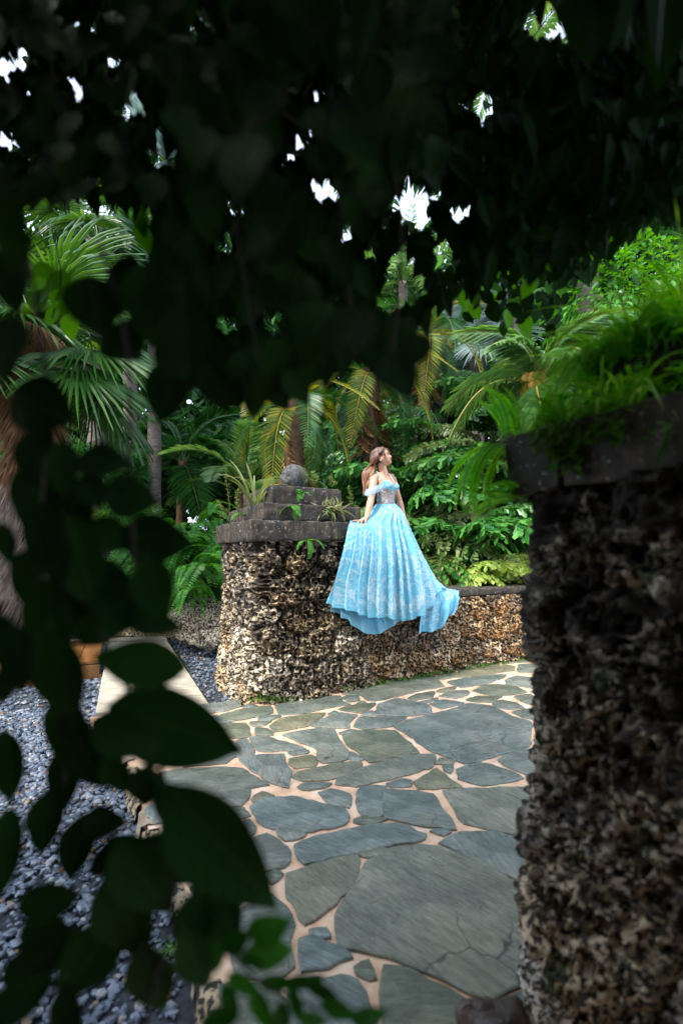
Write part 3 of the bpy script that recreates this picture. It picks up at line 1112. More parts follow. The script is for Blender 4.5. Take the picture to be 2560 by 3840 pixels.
# low wall beside it
wall = thing('low_wall', 'low coral rock wall with a flat stone cap, under the blue gown', 'wall', (0, 0, 0))
fine = 0.009
sv = np.arange(0.50, 4.6, fine)
zv = np.arange(-0.2, 0.88, fine)
P = np.zeros((len(sv), len(zv), 3))
fl = 0.05 * (1 - (zv + 0.2) / 1.08)
base = PC + sv[:, None] * WD - 0.545 * ND
P[..., :2] = base[:, None, :] - ND * fl[None, :, None]
P[..., 2] = zv
N = np.zeros_like(P)
N[..., :2] = -ND
Sg = np.repeat((sv - sv[0])[:, None], len(zv), 1)
Zg = np.repeat((zv + .2)[None], len(sv), 0)
coral_shell(wall, P, N, Sg, Zg, None, M['coral_wall'], 202, 0.26)
worn_box('wall_core', (2.05, 0.22, 0.53), M['coral_wall'], wall, 0.02, 0.06, 0.02, 0.08, 61, wn_(2.58, -0.25, 0.34), math.atan2(WD[1], WD[0]))
w_ = 0.62
for i, L in enumerate((1.25, 1.4, 1.3)):
    worn_box('cap_slab', (L / 2 - 0.003, 0.30, 0.042), M['slab'], wall, 0.012, 0.03, 0.005, 0.06, 70 + i, wn_(w_ + L / 2, -0.30, 0.925), math.atan2(WD[1], WD[0]), chip=0.015)
    w_ += L

# near pillar on the right
NC0 = np.array([0.4615, 1.30])      # far left corner of its coping
NS = 0.62
NC = NC0 + NS * WD - NS * ND        # centre
pil2 = thing('stone_pillar', 'dark mossy coral rock pillar close by, overgrown with ferns and grass', 'pillar', (0, 0, 0), 0, 'coral rock gate pillars')
nz0, nz1 = 1.608, 1.773
_per2 = square_ring(0.575, 0.09, [0])[2]
# its visible face is the one looking along -w: last quarter of the ring
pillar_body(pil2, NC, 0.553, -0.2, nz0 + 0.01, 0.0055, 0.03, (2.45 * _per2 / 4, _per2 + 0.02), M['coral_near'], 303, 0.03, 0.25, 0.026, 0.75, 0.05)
rzw = math.atan2(WD[1], WD[0])
# two slabs along n in the lowest course, then two smaller courses
for (n0, n1, sd) in ((-NS, 0.44, 31), (0.445, NS, 33)):
    c = NC + (n0 + n1) / 2 * ND
    worn_box('coping_slab', (NS, (n1 - n0) / 2, (nz1 - nz0) / 2), M['slab'], pil2, 0.01, 0.02, 0.005, 0.04, sd, (c[0], c[1], (nz0 + nz1) / 2), rzw, chip=0.014, maxn=70)
worn_box('coping_slab', (NS - 0.15, NS - 0.15, 0.085), M['slab'], pil2, 0.012, 0.025, 0.006, 0.05, 35, (NC[0], NC[1], nz1 + 0.088), rzw, chip=0.016)
worn_box('coping_slab', (NS - 0.30, NS - 0.30, 0.10), M['slab'], pil2, 0.012, 0.025, 0.006, 0.05, 37, (NC[0], NC[1], nz1 + 0.276), rzw, chip=0.016)


def rock(name, c, s, mat, seed, label, cat='rock', group=None, sub=4, pit=0.0, flat=0.0):
    b = bmesh.new()
    bmesh.ops.create_icosphere(b, subdivisions=sub, radius=1.0)
    V = np.array([v.co for v in b.verts])
    F = np.array([[v.index for v in f.verts] for f in b.faces])
    b.free()
    k = 1 + 0.30 * noise(V, 0.9, seed) + 0.14 * noise(V, 0.35, seed + 1)
    V = V * k[:, None] * np.array(s)
    if pit:
        r_ = 1 - np.clip(np.abs(noise(V, 0.035, seed + 2)) * 3, 0, 1)
        V = V + nrm(V) * (pit * r_)[:, None]
    o = mk(name, V, F, mat, None, True, loc=c)
    return tag(o, label, cat, group)


rock('boulder', pd(462, 1428, 7.0) + (0, 0.1, -0.02), (0.62, 0.35, 0.30), M['boulder'], 5, 'large pale boulder on the gravel behind the far pillar', 'boulder', 'boulders at the edge of the gravel', 5, 0.03)
rock('boulder', pd(487, 1462, 6.5) + (0.12, 0.1, -0.04), (0.40, 0.28, 0.17), M['boulder'], 8, 'smaller mossy boulder in front of the large pale one', 'boulder', 'boulders at the edge of the gravel', 5, 0.03)
rock('boulder', pd(300, 1442, 8.2) + (0, 0, -0.12), (1.1, 0.3, 0.16), M['boulder'], 12, 'long flat boulder beyond the end of the pale stone path', 'boulder', 'boulders at the edge of the gravel', 5, 0.025)
rock('rock', (0.425, 1.25, 0.07), (0.125, 0.09, 0.165), M['brown_rock'], 14, 'wet brown rock at the foot of the near mossy pillar', 'rock', None, 4)
rock('rock', (-0.60, 1.98, -0.06), (0.06, 0.05, 0.06), M['limestone'], 16, 'loose whitish stone between the kerb and the gravel', 'rock', None, 3)

# wooden steps at the left
wd = obj('wooden_steps', None)
tag(wd, 'brown plank steps and side panel beside the pale stone path', 'steps')
sd_ = c_fl - c_nl
sdir = nrm(sd_)
side = np.array([-sdir[1], sdir[0]])            # towards the left
rz_ = math.atan2(sdir[1], sdir[0])
o0 = gnd(300, 2500)[:2]
for i in range(5):
    c = c_nl + sdir * 2.35 + side * (0.14 + 0.215 * i + 0.02)
    worn_box('tread_plank', (0.75, 0.104, 0.022), M['wood'], wd, 0.004, 0.12, 0.001, 0.2, 80 + i, (c[0], c[1], 0.10), rz_)
c = c_nl + sdir * 1.58 + side * 0.58
worn_box('riser_board', (0.012, 0.54, 0.09), M['wood'], wd, 0.003, 0.15, 0.001, 0.2, 86, (c[0], c[1], -0.02), rz_)
for i in range(4):
    c = c_nl + sdir * 2.75 + side * 1.26
    worn_box('side_board', (0.42, 0.016, 0.085), M['wood'], wd, 0.004, 0.12, 0.001, 0.2, 90 + i, (c[0], c[1], 0.21 + i * 0.176), rz_)
for i in range(5):
    c = c_nl + sdir * 3.20 + side * (1.16 - i * 0.18)
    worn_box('back_board', (0.015, 0.086, 0.28), M['wood'], wd, 0.004, 0.12, 0.001, 0.2, 96 + i, (c[0], c[1], 0.40), rz_)

fence = thing('wooden_fence', 'brown board fence behind the fibrous palm trunk', 'fence', (0, 0, 0))
for i in range(9):
    worn_box('fence_board', (0.14, 0.015, 0.55), M['wood'], fence, 0.004, 0.15, 0.001, 0.2, 110 + i, (-6.9 + i * 0.29, 8.0 + 0.01 * (i % 3), 0.45))
for i in range(3):
    worn_box('fence_rail', (1.45, 0.03, 0.05), M['wood'], fence, 0.006, 0.3, 0.001, 0.2, 121 + i, (-5.75, 8.05, 0.1 + i * 0.36))



# ------------------------------------------------------------------ plant builders (each returns mesh data at the origin)
def blade_arrays(P, D_, N_, L, W, droop=0.0, fold=0.15, prof=(0.5, 1.0)):
    """Many blades: P base, D_ direction, N_ face normal, L length, W width. Two quads each, folded along the midrib."""
    P, D_, N_ = (np.asarray(a, float).reshape(-1, 3) for a in (P, D_, N_))
    m = len(P)
    D_ = nrm(D_)
    Sd = nrm(np.cross(D_, N_))
    N_ = np.cross(Sd, D_)
    L = np.broadcast_to(np.asarray(L, float), (m,))[:, None]
    W = np.broadcast_to(np.asarray(W, float), (m,))[:, None]
    dr = np.broadcast_to(np.asarray(droop, float), (m,))[:, None]
    down = np.array([0, 0, -1.0])
    c = lambda t: P + D_ * L * t + down * dr * L * t * t
    a, b = prof
    t1, t2 = 0.28, 0.66
    up = N_ * W * fold
    V = np.stack([P, c(t1) - Sd * W * .5 * a * 1.0 + up * a, c(t2) - Sd * W * .5 * b * .85 + up * b, c(1.0), c(t2) + Sd * W * .5 * b * .85 + up * b, c(t1) + Sd * W * .5 * a * 1.0 + up * a], 1)
    k = (np.arange(m) * 6)[:, None]
    Q = np.concatenate([k + np.array([[0, 1, 2, 3]]), k + np.array([[0, 3, 4, 5]])])
    return V.reshape(-1, 3), Q


def arch(L, rise, droop, n=14):
    """Centreline of a frond in the xz plane: leaves along +x, rises, then droops."""
    t = np.linspace(0, 1, n)
    return np.stack([L * t * (1 - 0.18 * t * droop), 0 * t, L * (rise * t - droop * t ** 2.2)], 1)


def pinnate(name, L=1.6, rise=0.5, droop=0.7, nl=34, ll=0.42, lw=0.035, vee=0.35, sweep=0.55, ldroop=0.35, start=0.16, mat='palm_green', rmat='stem', seed=0, rag=0.1, rr=0.012, plume=False):
    r = np.random.default_rng(seed)
    C = arch(L, rise, droop, 24)
    t = np.linspace(start, 0.985, nl)
    c = np.stack([np.interp(t, np.linspace(0, 1, 24), C[:, k]) for k in range(3)], 1)
    tan = nrm(np.gradient(C, axis=0))
    tg = nrm(np.stack([np.interp(t, np.linspace(0, 1, 24), tan[:, k]) for k in range(3)], 1))
    sidev = np.array([0, 1.0, 0])
    upv = np.cross(tg, np.broadcast_to(-sidev, tg.shape))
    upv = nrm(np.cross(sidev, tg)) * -1
    upv[upv[:, 2] < 0] *= -1
    mb = MB()
    ln = ll * np.sin(np.pi * np.clip(0.12 + 0.86 * (t - start) / (1 - start), 0, 1)) ** 0.6
    for s in (-1, 1):
        ve = vee if not plume else vee + 1.2 * (r.random(nl) - .5)
        ve = np.broadcast_to(ve, (nl,))
        sw = sweep * (0.8 + 0.5 * t)
        d = sidev * s + tg * sw[:, None] + upv * ve[:, None] + rag * (r.random((nl, 3)) - .5)
        nn = upv - sidev * s * ve[:, None] * 0.8
        V, Q = blade_arrays(c, d, nn, ln * (0.9 + 0.2 * r.random(nl)), lw * (0.85 + .3 * r.random(nl)), ldroop * (0.6 + .8 * r.random(nl)), 0.2, (0.8, 0.9))
        mb.add(V, Q)
    n0 = sum(len(a) for a in mb.q)
    mb.tube(C, np.linspace(rr, rr * .25, 24), 4, False)
    q = np.concatenate(mb.q)
    me = mesh_data(name, np.concatenate(mb.v), q, [M[mat], M[rmat]], False, np.concatenate([np.zeros(n0, int), np.ones(len(q) - n0, int)]))
    return me


def fan(name, R=0.9, nseg=34, spread=2.9, pet=0.8, rise=0.35, droop=0.3, mat='fan_green', seed=0, sw=0.06, fuse=0.45):
    """A palmate leaf: petiole along +x, blade of folded segments, joined near the hastula, free tips drooping."""
    r = np.random.default_rng(seed)
    C = arch(pet, rise, 0.25, 8)
    h = C[-1]
    tg = nrm(C[-1] - C[-2])
    up = np.array([-tg[2], 0, tg[0]])
    mb = MB()
    th = np.linspace(-spread / 2, spread / 2, nseg)
    sd = np.array([0, 1.0, 0])
    d = np.cos(th)[:, None] * tg + np.sin(th)[:, None] * sd
    R_ = R * (0.78 + 0.22 * np.cos(th * 0.8)) * (0.93 + 0.14 * r.random(nseg))
    w = 2 * np.tan(spread / nseg / 2)
    Vs, Q = [], []
    for i in range(nseg):
        s2 = np.cross(up, d[i])
        rr_ = [0.03, fuse * 0.5, fuse, 0.78, 1.0]
        ws = [0.03 * w, fuse * .5 * w, fuse * w, 0.6 * fuse * w, 0.0]
        L = R_[i]
        dr = droop * (0.6 + 0.8 * r.random())
        pts = []
        for a, b in zip(rr_, ws):
            z = np.array([0, 0, -1.0]) * dr * L * max(0, a - fuse * .6) ** 2 * 1.6
            p = h + d[i] * L * a + z + up * (-0.10 * L * (a ** 2)) * abs(math.sin(th[i])) * 0.6
            pts.append((p - s2 * b * L * .5 - up * 0.012, p + up * 0.010, p + s2 * b * L * .5 - up * 0.012))
        k = len(Vs) * 1
        base = len(Vs)
        for p in pts:
            Vs.extend(p)
        for a in range(4):
            o = base + a * 3
            Q.append((o, o + 1, o + 4, o + 3))
            Q.append((o + 1, o + 2, o + 5, o + 4))
    mb.add(Vs, Q)
    n0 = len(Q)
    mb.tube(C, np.linspace(0.012, 0.007, 8), 4, False)
    q = np.concatenate(mb.q)
    return mesh_data(name, np.concatenate(mb.v), q, [M[mat], M['stem']], False, np.concatenate([np.zeros(n0, int), np.ones(len(q) - n0, int)]))


def fishtail_frond(name, L=1.8, rise=0.55, droop=0.75, nsec=11, mat='fishtail', seed=0, leaf=0.16):
    """Bipinnate frond with drooping side axes of wedge-shaped leaflets."""
    r = np.random.default_rng(seed)
    C = arch(L, rise, droop, 20)
    mb = MB()
    Ps, Ds, Ns, Ls, Ws = [], [], [], [], []
    for i in range(nsec):
        t = 0.22 + 0.76 * i / (nsec - 1)
        c = np.array([np.interp(t, np.linspace(0, 1, 20), C[:, k]) for k in range(3)])
        tg = nrm(np.array([np.interp(min(t + .05, 1), np.linspace(0, 1, 20), C[:, k]) for k in range(3)]) - c + 1e-6)
        sl = L * 0.42 * math.sin(math.pi * (0.2 + 0.72 * t))
        for s in (-1, 1):
            d = nrm(np.array([0, s, 0]) + tg * 0.6 + np.array([0, 0, 0.15]) + 0.25 * (r.random(3) - .5))
            m = max(4, int(sl / (leaf * 0.36)))
            q = np.linspace(0.12, 1, m)
            pts = c + d * sl * q[:, None] + np.array([0, 0, -1]) * sl * 0.55 * (q ** 2)[:, None]
            tg2 = nrm(np.gradient(pts, axis=0))
            mb.tube(np.concatenate([[c], pts]), 0.004, 3, False)
            for k in range(m):
                for s2 in (-1, 1):
                    sd = nrm(np.cross(tg2[k], [0, 0, 1]) * s2 + tg2[k] * 0.6 + np.array([0, 0, -0.75]) + 0.5 * (r.random(3) - .5))
                    Ps.append(pts[k])
                    Ds.append(sd)
                    Ns.append(nrm(np.array([0, 0, 1.0]) + 0.9 * (r.random(3) - .5) + d * .3))
                    Ls.append(leaf * (0.7 + .6 * r.random()))
                    Ws.append(leaf * (0.34 + .2 * r.random()))
    n1 = sum(len(a) for a in mb.q)
    # wedge leaflets: narrow base, wide ragged tip
    P, D_, N_ = nrm(np.array(Ds)), np.array(Ds), np.array(Ns)
    P = np.array(Ps)
    D_ = nrm(D_)
    Sd = nrm(np.cross(D_, N_))
    N_ = np.cross(Sd, D_)
    L_, W_ = np.array(Ls)[:, None], np.array(Ws)[:, None]
    j = r.random((len(P), 1))
    V = np.stack([P - Sd * W_ * .06, P + D_ * L_ * (.72 + .1 * j) - Sd * W_ * .5 + N_ * W_ * .1, P + D_ * L_, P + D_ * L_ * (.8 - .12 * j) + Sd * W_ * .5 + N_ * W_ * .1, P + Sd * W_ * .06], 1).reshape(-1, 3)
    k = (np.arange(len(P)) * 5)[:, None]
    Q = k + np.array([[0, 1, 2, 4]])
    T = k + np.array([[4, 2, 3]])
    mb.tube(C, np.linspace(0.016, 0.004, 20), 4, False)
    n2 = sum(len(a) for a in mb.q)
    mb.add(V, Q, T)
    q = np.concatenate(mb.q)
    t_ = np.concatenate(mb.t)
    mi = np.concatenate([np.ones(n2, int), np.zeros(len(q) - n2, int), np.zeros(len(t_), int)])
    return mesh_data(name, np.concatenate(mb.v), [q, t_], [M[mat], M['stem']], False, mi)


def fern(name, L=0.6, seed=0, mat='fern', droop=0.9, rise=0.5, lw=0.014, nl=30, ll=0.085):
    return pinnate(name, L, rise, droop, nl, ll, lw * 1.3, 0.1, 0.25, 0.15, 0.08, mat, 'stem', seed, 0.06, 0.004)


def grass_data(name, n, L, W, seed, spread=0.5, droop=0.5, mat='grass'):
    r = np.random.default_rng(seed)
    mb = MB()
    for i in range(n):
        a = r.random() * 2 * math.pi
        e = spread * (0.15 + r.random())
        d = np.array([math.cos(a) * e, math.sin(a) * e, 1.0])
        d = nrm(d)
        l = L * (0.55 + .6 * r.random())
        t = np.linspace(0, 1, 8)
        c = np.array([math.cos(a), math.sin(a), 0]) * 0.03 * r.random() + d * l * t[:, None]
        c[:, 2] -= droop * l * (0.5 + r.random()) * t ** 2.4
        c[:, :2] += (np.array([math.cos(a), math.sin(a)]) * 0.35 * droop * l)[None] * (t ** 2)[:, None]
        sd = np.array([-math.sin(a + 0.6 * (r.random() - .5)), math.cos(a), 0])
        w = W * (0.7 + .6 * r.random()) * np.array([.6, .9, 1, 1, .9, .75, .45, 0.03])
        Vl, Vr = c - sd * w[:, None] * .5, c + sd * w[:, None] * .5
        c2 = c - np.array([0, 0, 0.25]) * w[:, None]
        V = np.stack([Vl, c2, Vr], 1).reshape(-1, 3)
        Q = []
        for k in range(7):
            o = k * 3
            Q += [(o, o + 1, o + 4, o + 3), (o + 1, o + 2, o + 5, o + 4)]
        mb.add(V, Q)
    return mb.data(name, M[mat])


def cloud_data(name, n, box, leaf, mat, seed, prob=None, droop=0.5, aspect=0.5, clump=0.0, cs=0.5):
    """n leaves spread through an ellipsoid-ish volume with gaps and clumps."""
    r = np.random.default_rng(seed)
    P = (r.random((n * 6, 3)) * 2 - 1)
    rad = np.linalg.norm(P, axis=1)
    ok = (rad < 1) & (rad > 0.45 * r.random(len(P)))
    P = P[ok] * np.array(box)
    g = noise(P + seed * 5.1, cs, seed)
    P = P[g > clump - 0.25][:n]
    m = len(P)
    outw = nrm(P / np.array(box))
    D_ = outw * 0.8 + np.array([0, 0, -droop]) + 1.1 * (r.random((m, 3)) - .5)
    N_ = outw * 0.6 + np.array([0, 0, 0.9]) + 1.0 * (r.random((m, 3)) - .5)
    V, Q = blade_arrays(P, D_, N_, leaf * (0.6 + .8 * r.random(m)), leaf * aspect * (0.8 + .4 * r.random(m)), 0.15, 0.15, (0.85, 1.0))
    return mesh_data(name, V, Q, M[mat], False)


def place(name, data, parent, loc, az, el=0.0, roll=0.0, sc=1.0):
    o = obj(name, data, parent)
    R = Matrix.Rotation(az, 4, 'Z') @ Matrix.Rotation(-el, 4, 'Y') @ Matrix.Rotation(roll, 4, 'X')
    o.matrix_local = Matrix.Translation([float(a) for a in loc]) @ R @ Matrix.Scale(sc, 4)
    return o


def trunk(parent, h, r0, r1, mat, seed=0, lean=(0, 0), ring=0.0, step=0.09):
    n = max(8, int(h / step))
    t = np.linspace(0, 1, n)
    mb = MB()
    pts = np.stack([lean[0] * t ** 1.6, lean[1] * t ** 1.6, h * t], 1)
    rad = r0 + (r1 - r0) * t
    rad = rad * (1 + 0.35 * np.exp(-t * 14)) * (1 + ring * (np.arange(n) % 2))
    rad = rad * (1 + 0.05 * noise(np.c_[t * 9, t * 0, t * 0] + seed, 1, seed))
    mb.tube(pts, rad, 14)
    return mb.build('trunk', M[mat], parent), pts[-1]


def palm(name, label, xy, h, r0, r1, tmat, fronds, num, crown=(0.1, 1.1), seed=0, lean=(0, 0), ring=0.08, fname='frond', sc=(0.85, 1.15), az0=None, group=None, dead=None, z0=-0.15, pitch_jit=0.15):
    r = np.random.default_rng(seed)
    root = thing(name, label, 'palm', (xy[0], xy[1], z0), 0, group)
    _, top = trunk(root, h, r0, r1, tmat, seed, lean, ring)
    for i in range(num):
        az = (az0 if az0 is not None else 0) + i * 2.399 + 0.3 * (r.random() - .5)
        f = (i + 0.5) / num
        el = crown[1] + (crown[0] - crown[1]) * f + pitch_jit * (r.random() - .5)
        place(fname, fronds[i % len(fronds)], root, top + (0, 0, -0.25 * f * (1 if h > 1 else 0)), az, el, 0.5 * (r.random() - .5), sc[0] + (sc[1] - sc[0]) * r.random())
    if dead is not None:
        dd, nd = dead
        for i in range(nd):
            az = i * 2.399 + r.random()
            place('dead_frond', dd[i % len(dd)], root, top + (0, 0, -0.25 - 0.25 * r.random()), az, -1.1 - 0.3 * r.random(), r.random(), 0.8 + .3 * r.random())
    return root


def clump(name, label, cat, loc, datas, num, el=(0.4, 1.3), seed=0, fname='frond', sc=(0.8, 1.2), rad=0.1, az=None, group=None, rot=0.0, spread_z=0.0):
    r = np.random.default_rng(seed)
    root = thing(name, label, cat, loc, 0, group)
    for i in range(num):
        a = r.random() * 2 * math.pi if az is None else az[0] + (az[1] - az[0]) * r.random()
        e = el[0] + (el[1] - el[0]) * r.random()
        p = (rad * (r.random() - .5) * 2, rad * (r.random() - .5) * 2, spread_z * r.random())
        place(fname, datas[i % len(datas)], root, p, a, e, 0.6 * (r.random() - .5), sc[0] + (sc[1] - sc[0]) * r.random())
    return root


# frond libraries
PIN = [pinnate('frond', 2.0, 0.55, 0.85, 44, 0.50, 0.036, 0.3, 0.55, 0.4, 0.15, 'palm_green', 'stem', s) for s in (1, 2)]
PINL = [pinnate('frond', 2.0, 0.55, 0.75, 36, 0.44, 0.050, 0.3, 0.6, 0.25, 0.15, 'palm_light', 'stem', s) for s in (3, 4)]
DATE = [pinnate('frond', 1.6, 0.5, 1.1, 52, 0.30, 0.018, 0.25, 0.7, 0.12, 0.12, 'palm_green', 'stem', 5),
        pinnate('frond', 1.6, 0.5, 1.2, 52, 0.30, 0.020, 0.25, 0.7, 0.12, 0.12, 'palm_yellow', 'rachis', 6)]
DEAD = [pinnate('dead_frond', 1.3, 0.3, 0.9, 30, 0.24, 0.024, 0.2, 0.9, 0.9, 0.2, 'dead', 'trunk_brown', s, 0.5) for s in (7, 8)]
COCO = [pinnate('frond', 2.4, 0.5, 0.95, 60, 0.62, 0.026, 0.1, 0.5, 0.75, 0.12, 'palm_light', 'rachis', s, 0.1, 0.022) for s in (9, 10)]
FOX = [pinnate('frond', 2.2, 0.5, 1.0, 80, 0.34, 0.035, 0.5, 0.4, 0.3, 0.12, 'palm_light', 'stem', 11, 0.3, 0.02, True)]
FAN = [fan('fan_leaf', 0.85, 40, 4.3, 0.75, 0.3, 0.35, 'fan_green', s) for s in (1, 2, 3)]
FANS = [fan('fan_leaf', 1.0, 36, 4.6, 1.0, 0.3, 0.25, 'silver', s, 0.06, 0.55) for s in (4, 5)]
FANG = [fan('fan_leaf', 1.0, 36, 4.6, 1.0, 0.3, 0.25, 'fan_green', s, 0.06, 0.5) for s in (14, 15)]
FAND = [fan('fan_leaf', 0.6, 24, 4.0, 0.7, 0.4, 0.3, 'jungle', s) for s in (6, 7)]
FISH = [fishtail_frond('frond', 2.0, 0.5, 0.85, 11, 'fishtail', s, 0.17) for s in (1, 2)]
FISHP = [fishtail_frond('frond', 2.0, 0.4, 0.95, 11, 'fishtail_pale', s, 0.16) for s in (3,)]
LIME = [fishtail_frond('frond', 1.0, 0.45, 0.55, 9, 'lime', s, 0.17) for s in (5, 6)]
FERN = [fern('fern_frond', 0.75, s, 'fern', 0.95, 0.5, 0.018, 30, 0.10) for s in (1, 2)]
FERNB = [fern('fern_frond', 0.38, s, 'fern_bright', 0.55, 0.4, 0.0095, 34, 0.042) for s in (3, 4)]

# ------------------------------------------------------------------ palms and plants of the garden
def at(u, v, Y):
    return pd(u, v, Y)


def gx(u, Y):
    return ((u - 784) / 1045.3 * Y, Y)


def zt(v, Y):
    return EYE + (1265 - v) / 1045.3 * Y


# old man palm at the left with fibrous trunk
ompx = gx(72, 6.3)
om = thing('fan_palm', 'fan palm with a thick hairy fibre-covered trunk by the wooden fence', 'palm', (ompx[0], ompx[1], -0.15))
_, top = trunk(om, zt(730, 6.3) + 0.15, 0.19, 0.21, 'trunk_brown', 3)
for nm, zlo, zhi, cnt, mt in (('brown_fibre', 2.55, top[2] - 0.05, 4200, 'fibre'), ('grey_fibre', 0.1, 2.7, 4200, 'fibre_grey')):
    a = rng.random(cnt) * 2 * math.pi
    z = zlo + (zhi - zlo) * rng.random(cnt)
    lay = 0.19 + 0.09 * rng.random(cnt) + 0.035 * noise(np.c_[np.cos(a), np.sin(a), z * 2], 0.7, 9)
    Pp = np.c_[np.cos(a) * lay, np.sin(a) * lay, z]
    Dd = np.c_[np.cos(a) * 0.45, np.sin(a) * 0.45, -np.ones(cnt)] + 1.1 * (rng.random((cnt, 3)) - .5)
    Nn_ = np.c_[np.cos(a), np.sin(a), 0 * a]
    Vv, Qq = blade_arrays(Pp, Dd, Nn_, 0.12 + 0.22 * rng.random(cnt), 0.007, 0.5, 0.1, (0.9, 0.9))
    ob = mk(nm, Vv, Qq, M[mt], om, False)
    ob['kind'] = 'stuff'
for i in range(17):
    az = i * 2.399
    place('fan_leaf', FAN[i % 3], om, top + (0, 0, -0.1 - 0.03 * i), az, 0.95 - 0.095 * i, 0.4 * (rng.random() - .5), 1.0 + 0.25 * rng.random())
# low fans reaching right across the trunk
for az, el, z_, sc in ((-0.35, -0.20, -0.75, 1.25), (-0.1, 0.05, -0.6, 1.3), (0.35, -0.4, -0.7, 1.2), (-0.9, 0.2, -0.5, 1.15), (3.3, -0.2, -0.6, 1.2)):
    place('fan_leaf', FAN[1], om, top + (0, 0, z_), az, el, 0.3, sc)

palm('feather_palm', 'tall palm with a smooth grey ringed trunk left of the far pillar', gx(355, 9.0), 6.3, 0.135, 0.12, 'trunk_grey', PIN, 13, (-0.5, 1.1), 21, (0.0, 0), 0.05)
palm('feather_palm', 'shorter palm with a thin dark trunk behind the grey-trunked one', gx(411, 10.2), 3.6, 0.11, 0.10, 'trunk_brown', PIN, 12, (-0.45, 1.0), 22, (0.1, 0))
palm('feather_palm', 'low broad green palm arching over the ferns by the far pillar', gx(560, 9.2), 2.9, 0.11, 0.10, 'trunk_brown', PINL, 11, (-0.2, 1.0), 23, (0, 0), az0=2.6)
palm('date_palm', 'brown-trunked date palm with yellowing fronds directly behind the stone ball', gx(676, 8.0), zt(925, 8) + .15, 0.15, 0.16, 'trunk_brown', DATE, 19, (-0.75, 1.1), 24, (0, 0), 0.1, dead=(DEAD, 8))
palm('date_palm', 'date palm with a skirt of brown dead fronds behind the woman', gx(852, 8.8), zt(850, 8.8) + .15, 0.14, 0.15, 'trunk_brown', DATE, 21, (-0.8, 1.1), 25, (0, 0), 0.1, dead=(DEAD, 18))
palm('date_palm', 'yellow-green date palm right of the dead-skirted one, fronds hanging', gx(975, 9.8), zt(760, 9.8) + .15, 0.13, 0.13, 'trunk_brown', DATE, 19, (-0.7, 1.1), 26, (0, 0), 0.1, dead=(DEAD, 6))
palm('foxtail_palm', 'tall bushy foxtail palm rising high behind the date palms', gx(925, 13.5), zt(650, 13.5) + .15, 0.16, 0.13, 'trunk_grey', FOX, 12, (-0.4, 1.2), 27, (0, 0), 0.03, sc=(1.0, 1.2))
palm('silver_fan_palm', 'silvery blue fan palm high above the fishtail leaves', gx(1095, 13.0), zt(770, 13) + .15, 0.2, 0.2, 'trunk_grey', FANS, 18, (-0.8, 1.2), 28, (0, 0), 0.04, 'fan_leaf')
palm('silver_fan_palm', 'second silvery fan palm, lower, with leaves against the white sky', gx(1010, 15.0), zt(800, 15) + .15, 0.2, 0.2, 'trunk_grey', FANS, 16, (-0.8, 1.2), 29, (0, 0), 0.04, 'fan_leaf')
coc = palm('coconut_palm', 'dwarf coconut palm with orange nuts and yellow frond stalks', gx(1238, 7.4), zt(865, 7.4) + .1, 0.13, 0.11, 'trunk_grey', COCO, 13, (-0.5, 1.15), 31, (0, 0), 0.05, az0=2.9, sc=(0.6, 0.82))
nut = bmesh.new()
bmesh.ops.create_uvsphere(nut, u_segments=14, v_segments=10, radius=0.085)
for v in nut.verts:
    v.co.z *= 1.2
for f in nut.faces:
    f.smooth = True
nm_ = bpy.data.meshes.new('coconut')
nut.to_mesh(nm_)
nut.free()
nm_.materials.append(M['orange'])
for i in range(8):
    a = 3.3 + 0.55 * (i % 4) - 0.6
    o = obj('coconut', nm_, coc, (0.22 * math.cos(a), 0.22 * math.sin(a), zt(872, 7.4) + .12 - 0.14 * (i // 4) + 0.03 * (i % 2)))
palm('feather_palm', 'tall grey-trunked palm behind the grass on the near pillar', gx(1348, 9.3), 8.2, 0.26, 0.2, 'trunk_grey', PIN, 13, (-0.4, 1.1), 32, (0, 0), 0.04, sc=(1.1, 1.4))
palm('feather_palm', 'tall palm at the far right edge of the jungle', gx(1500, 11.5), 7.0, 0.2, 0.16, 'trunk_grey', PINL, 13, (-0.5, 1.1), 33, (0, 0), 0.04, sc=(1.1, 1.3))
palm('silver_fan_palm', 'tall fan palm high behind the hairy-trunked palm', gx(225, 9.5), zt(560, 9.5) + .15, 0.2, 0.2, 'trunk_grey', FANG, 17, (-0.9, 1.2), 34, (0, 0), 0.04, 'fan_leaf')
palm('silver_fan_palm', 'farther pale fan palm seen through the gap in the vines', gx(300, 13.5), zt(330, 13.5) + .15, 0.2, 0.2, 'trunk_grey', FANS, 15, (-0.9, 1.2), 35, (0, 0), 0.04, 'fan_leaf')
palm('feather_palm', 'tall feather palm whose crown shows against the bright sky', gx(1195, 9.0), zt(110, 9) + .15, 0.15, 0.13, 'trunk_grey', PINL, 13, (-0.5, 1.1), 36, (0, 0), 0.04)
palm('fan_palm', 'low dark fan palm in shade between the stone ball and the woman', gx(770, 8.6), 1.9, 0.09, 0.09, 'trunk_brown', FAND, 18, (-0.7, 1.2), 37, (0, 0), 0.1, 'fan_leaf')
palm('fan_palm', 'small dark fan palm left of the ball, under the arching palm', gx(590, 8.4), 1.3, 0.08, 0.08, 'trunk_brown', FAND, 15, (-0.6, 1.2), 38, (0, 0), 0.1, 'fan_leaf')

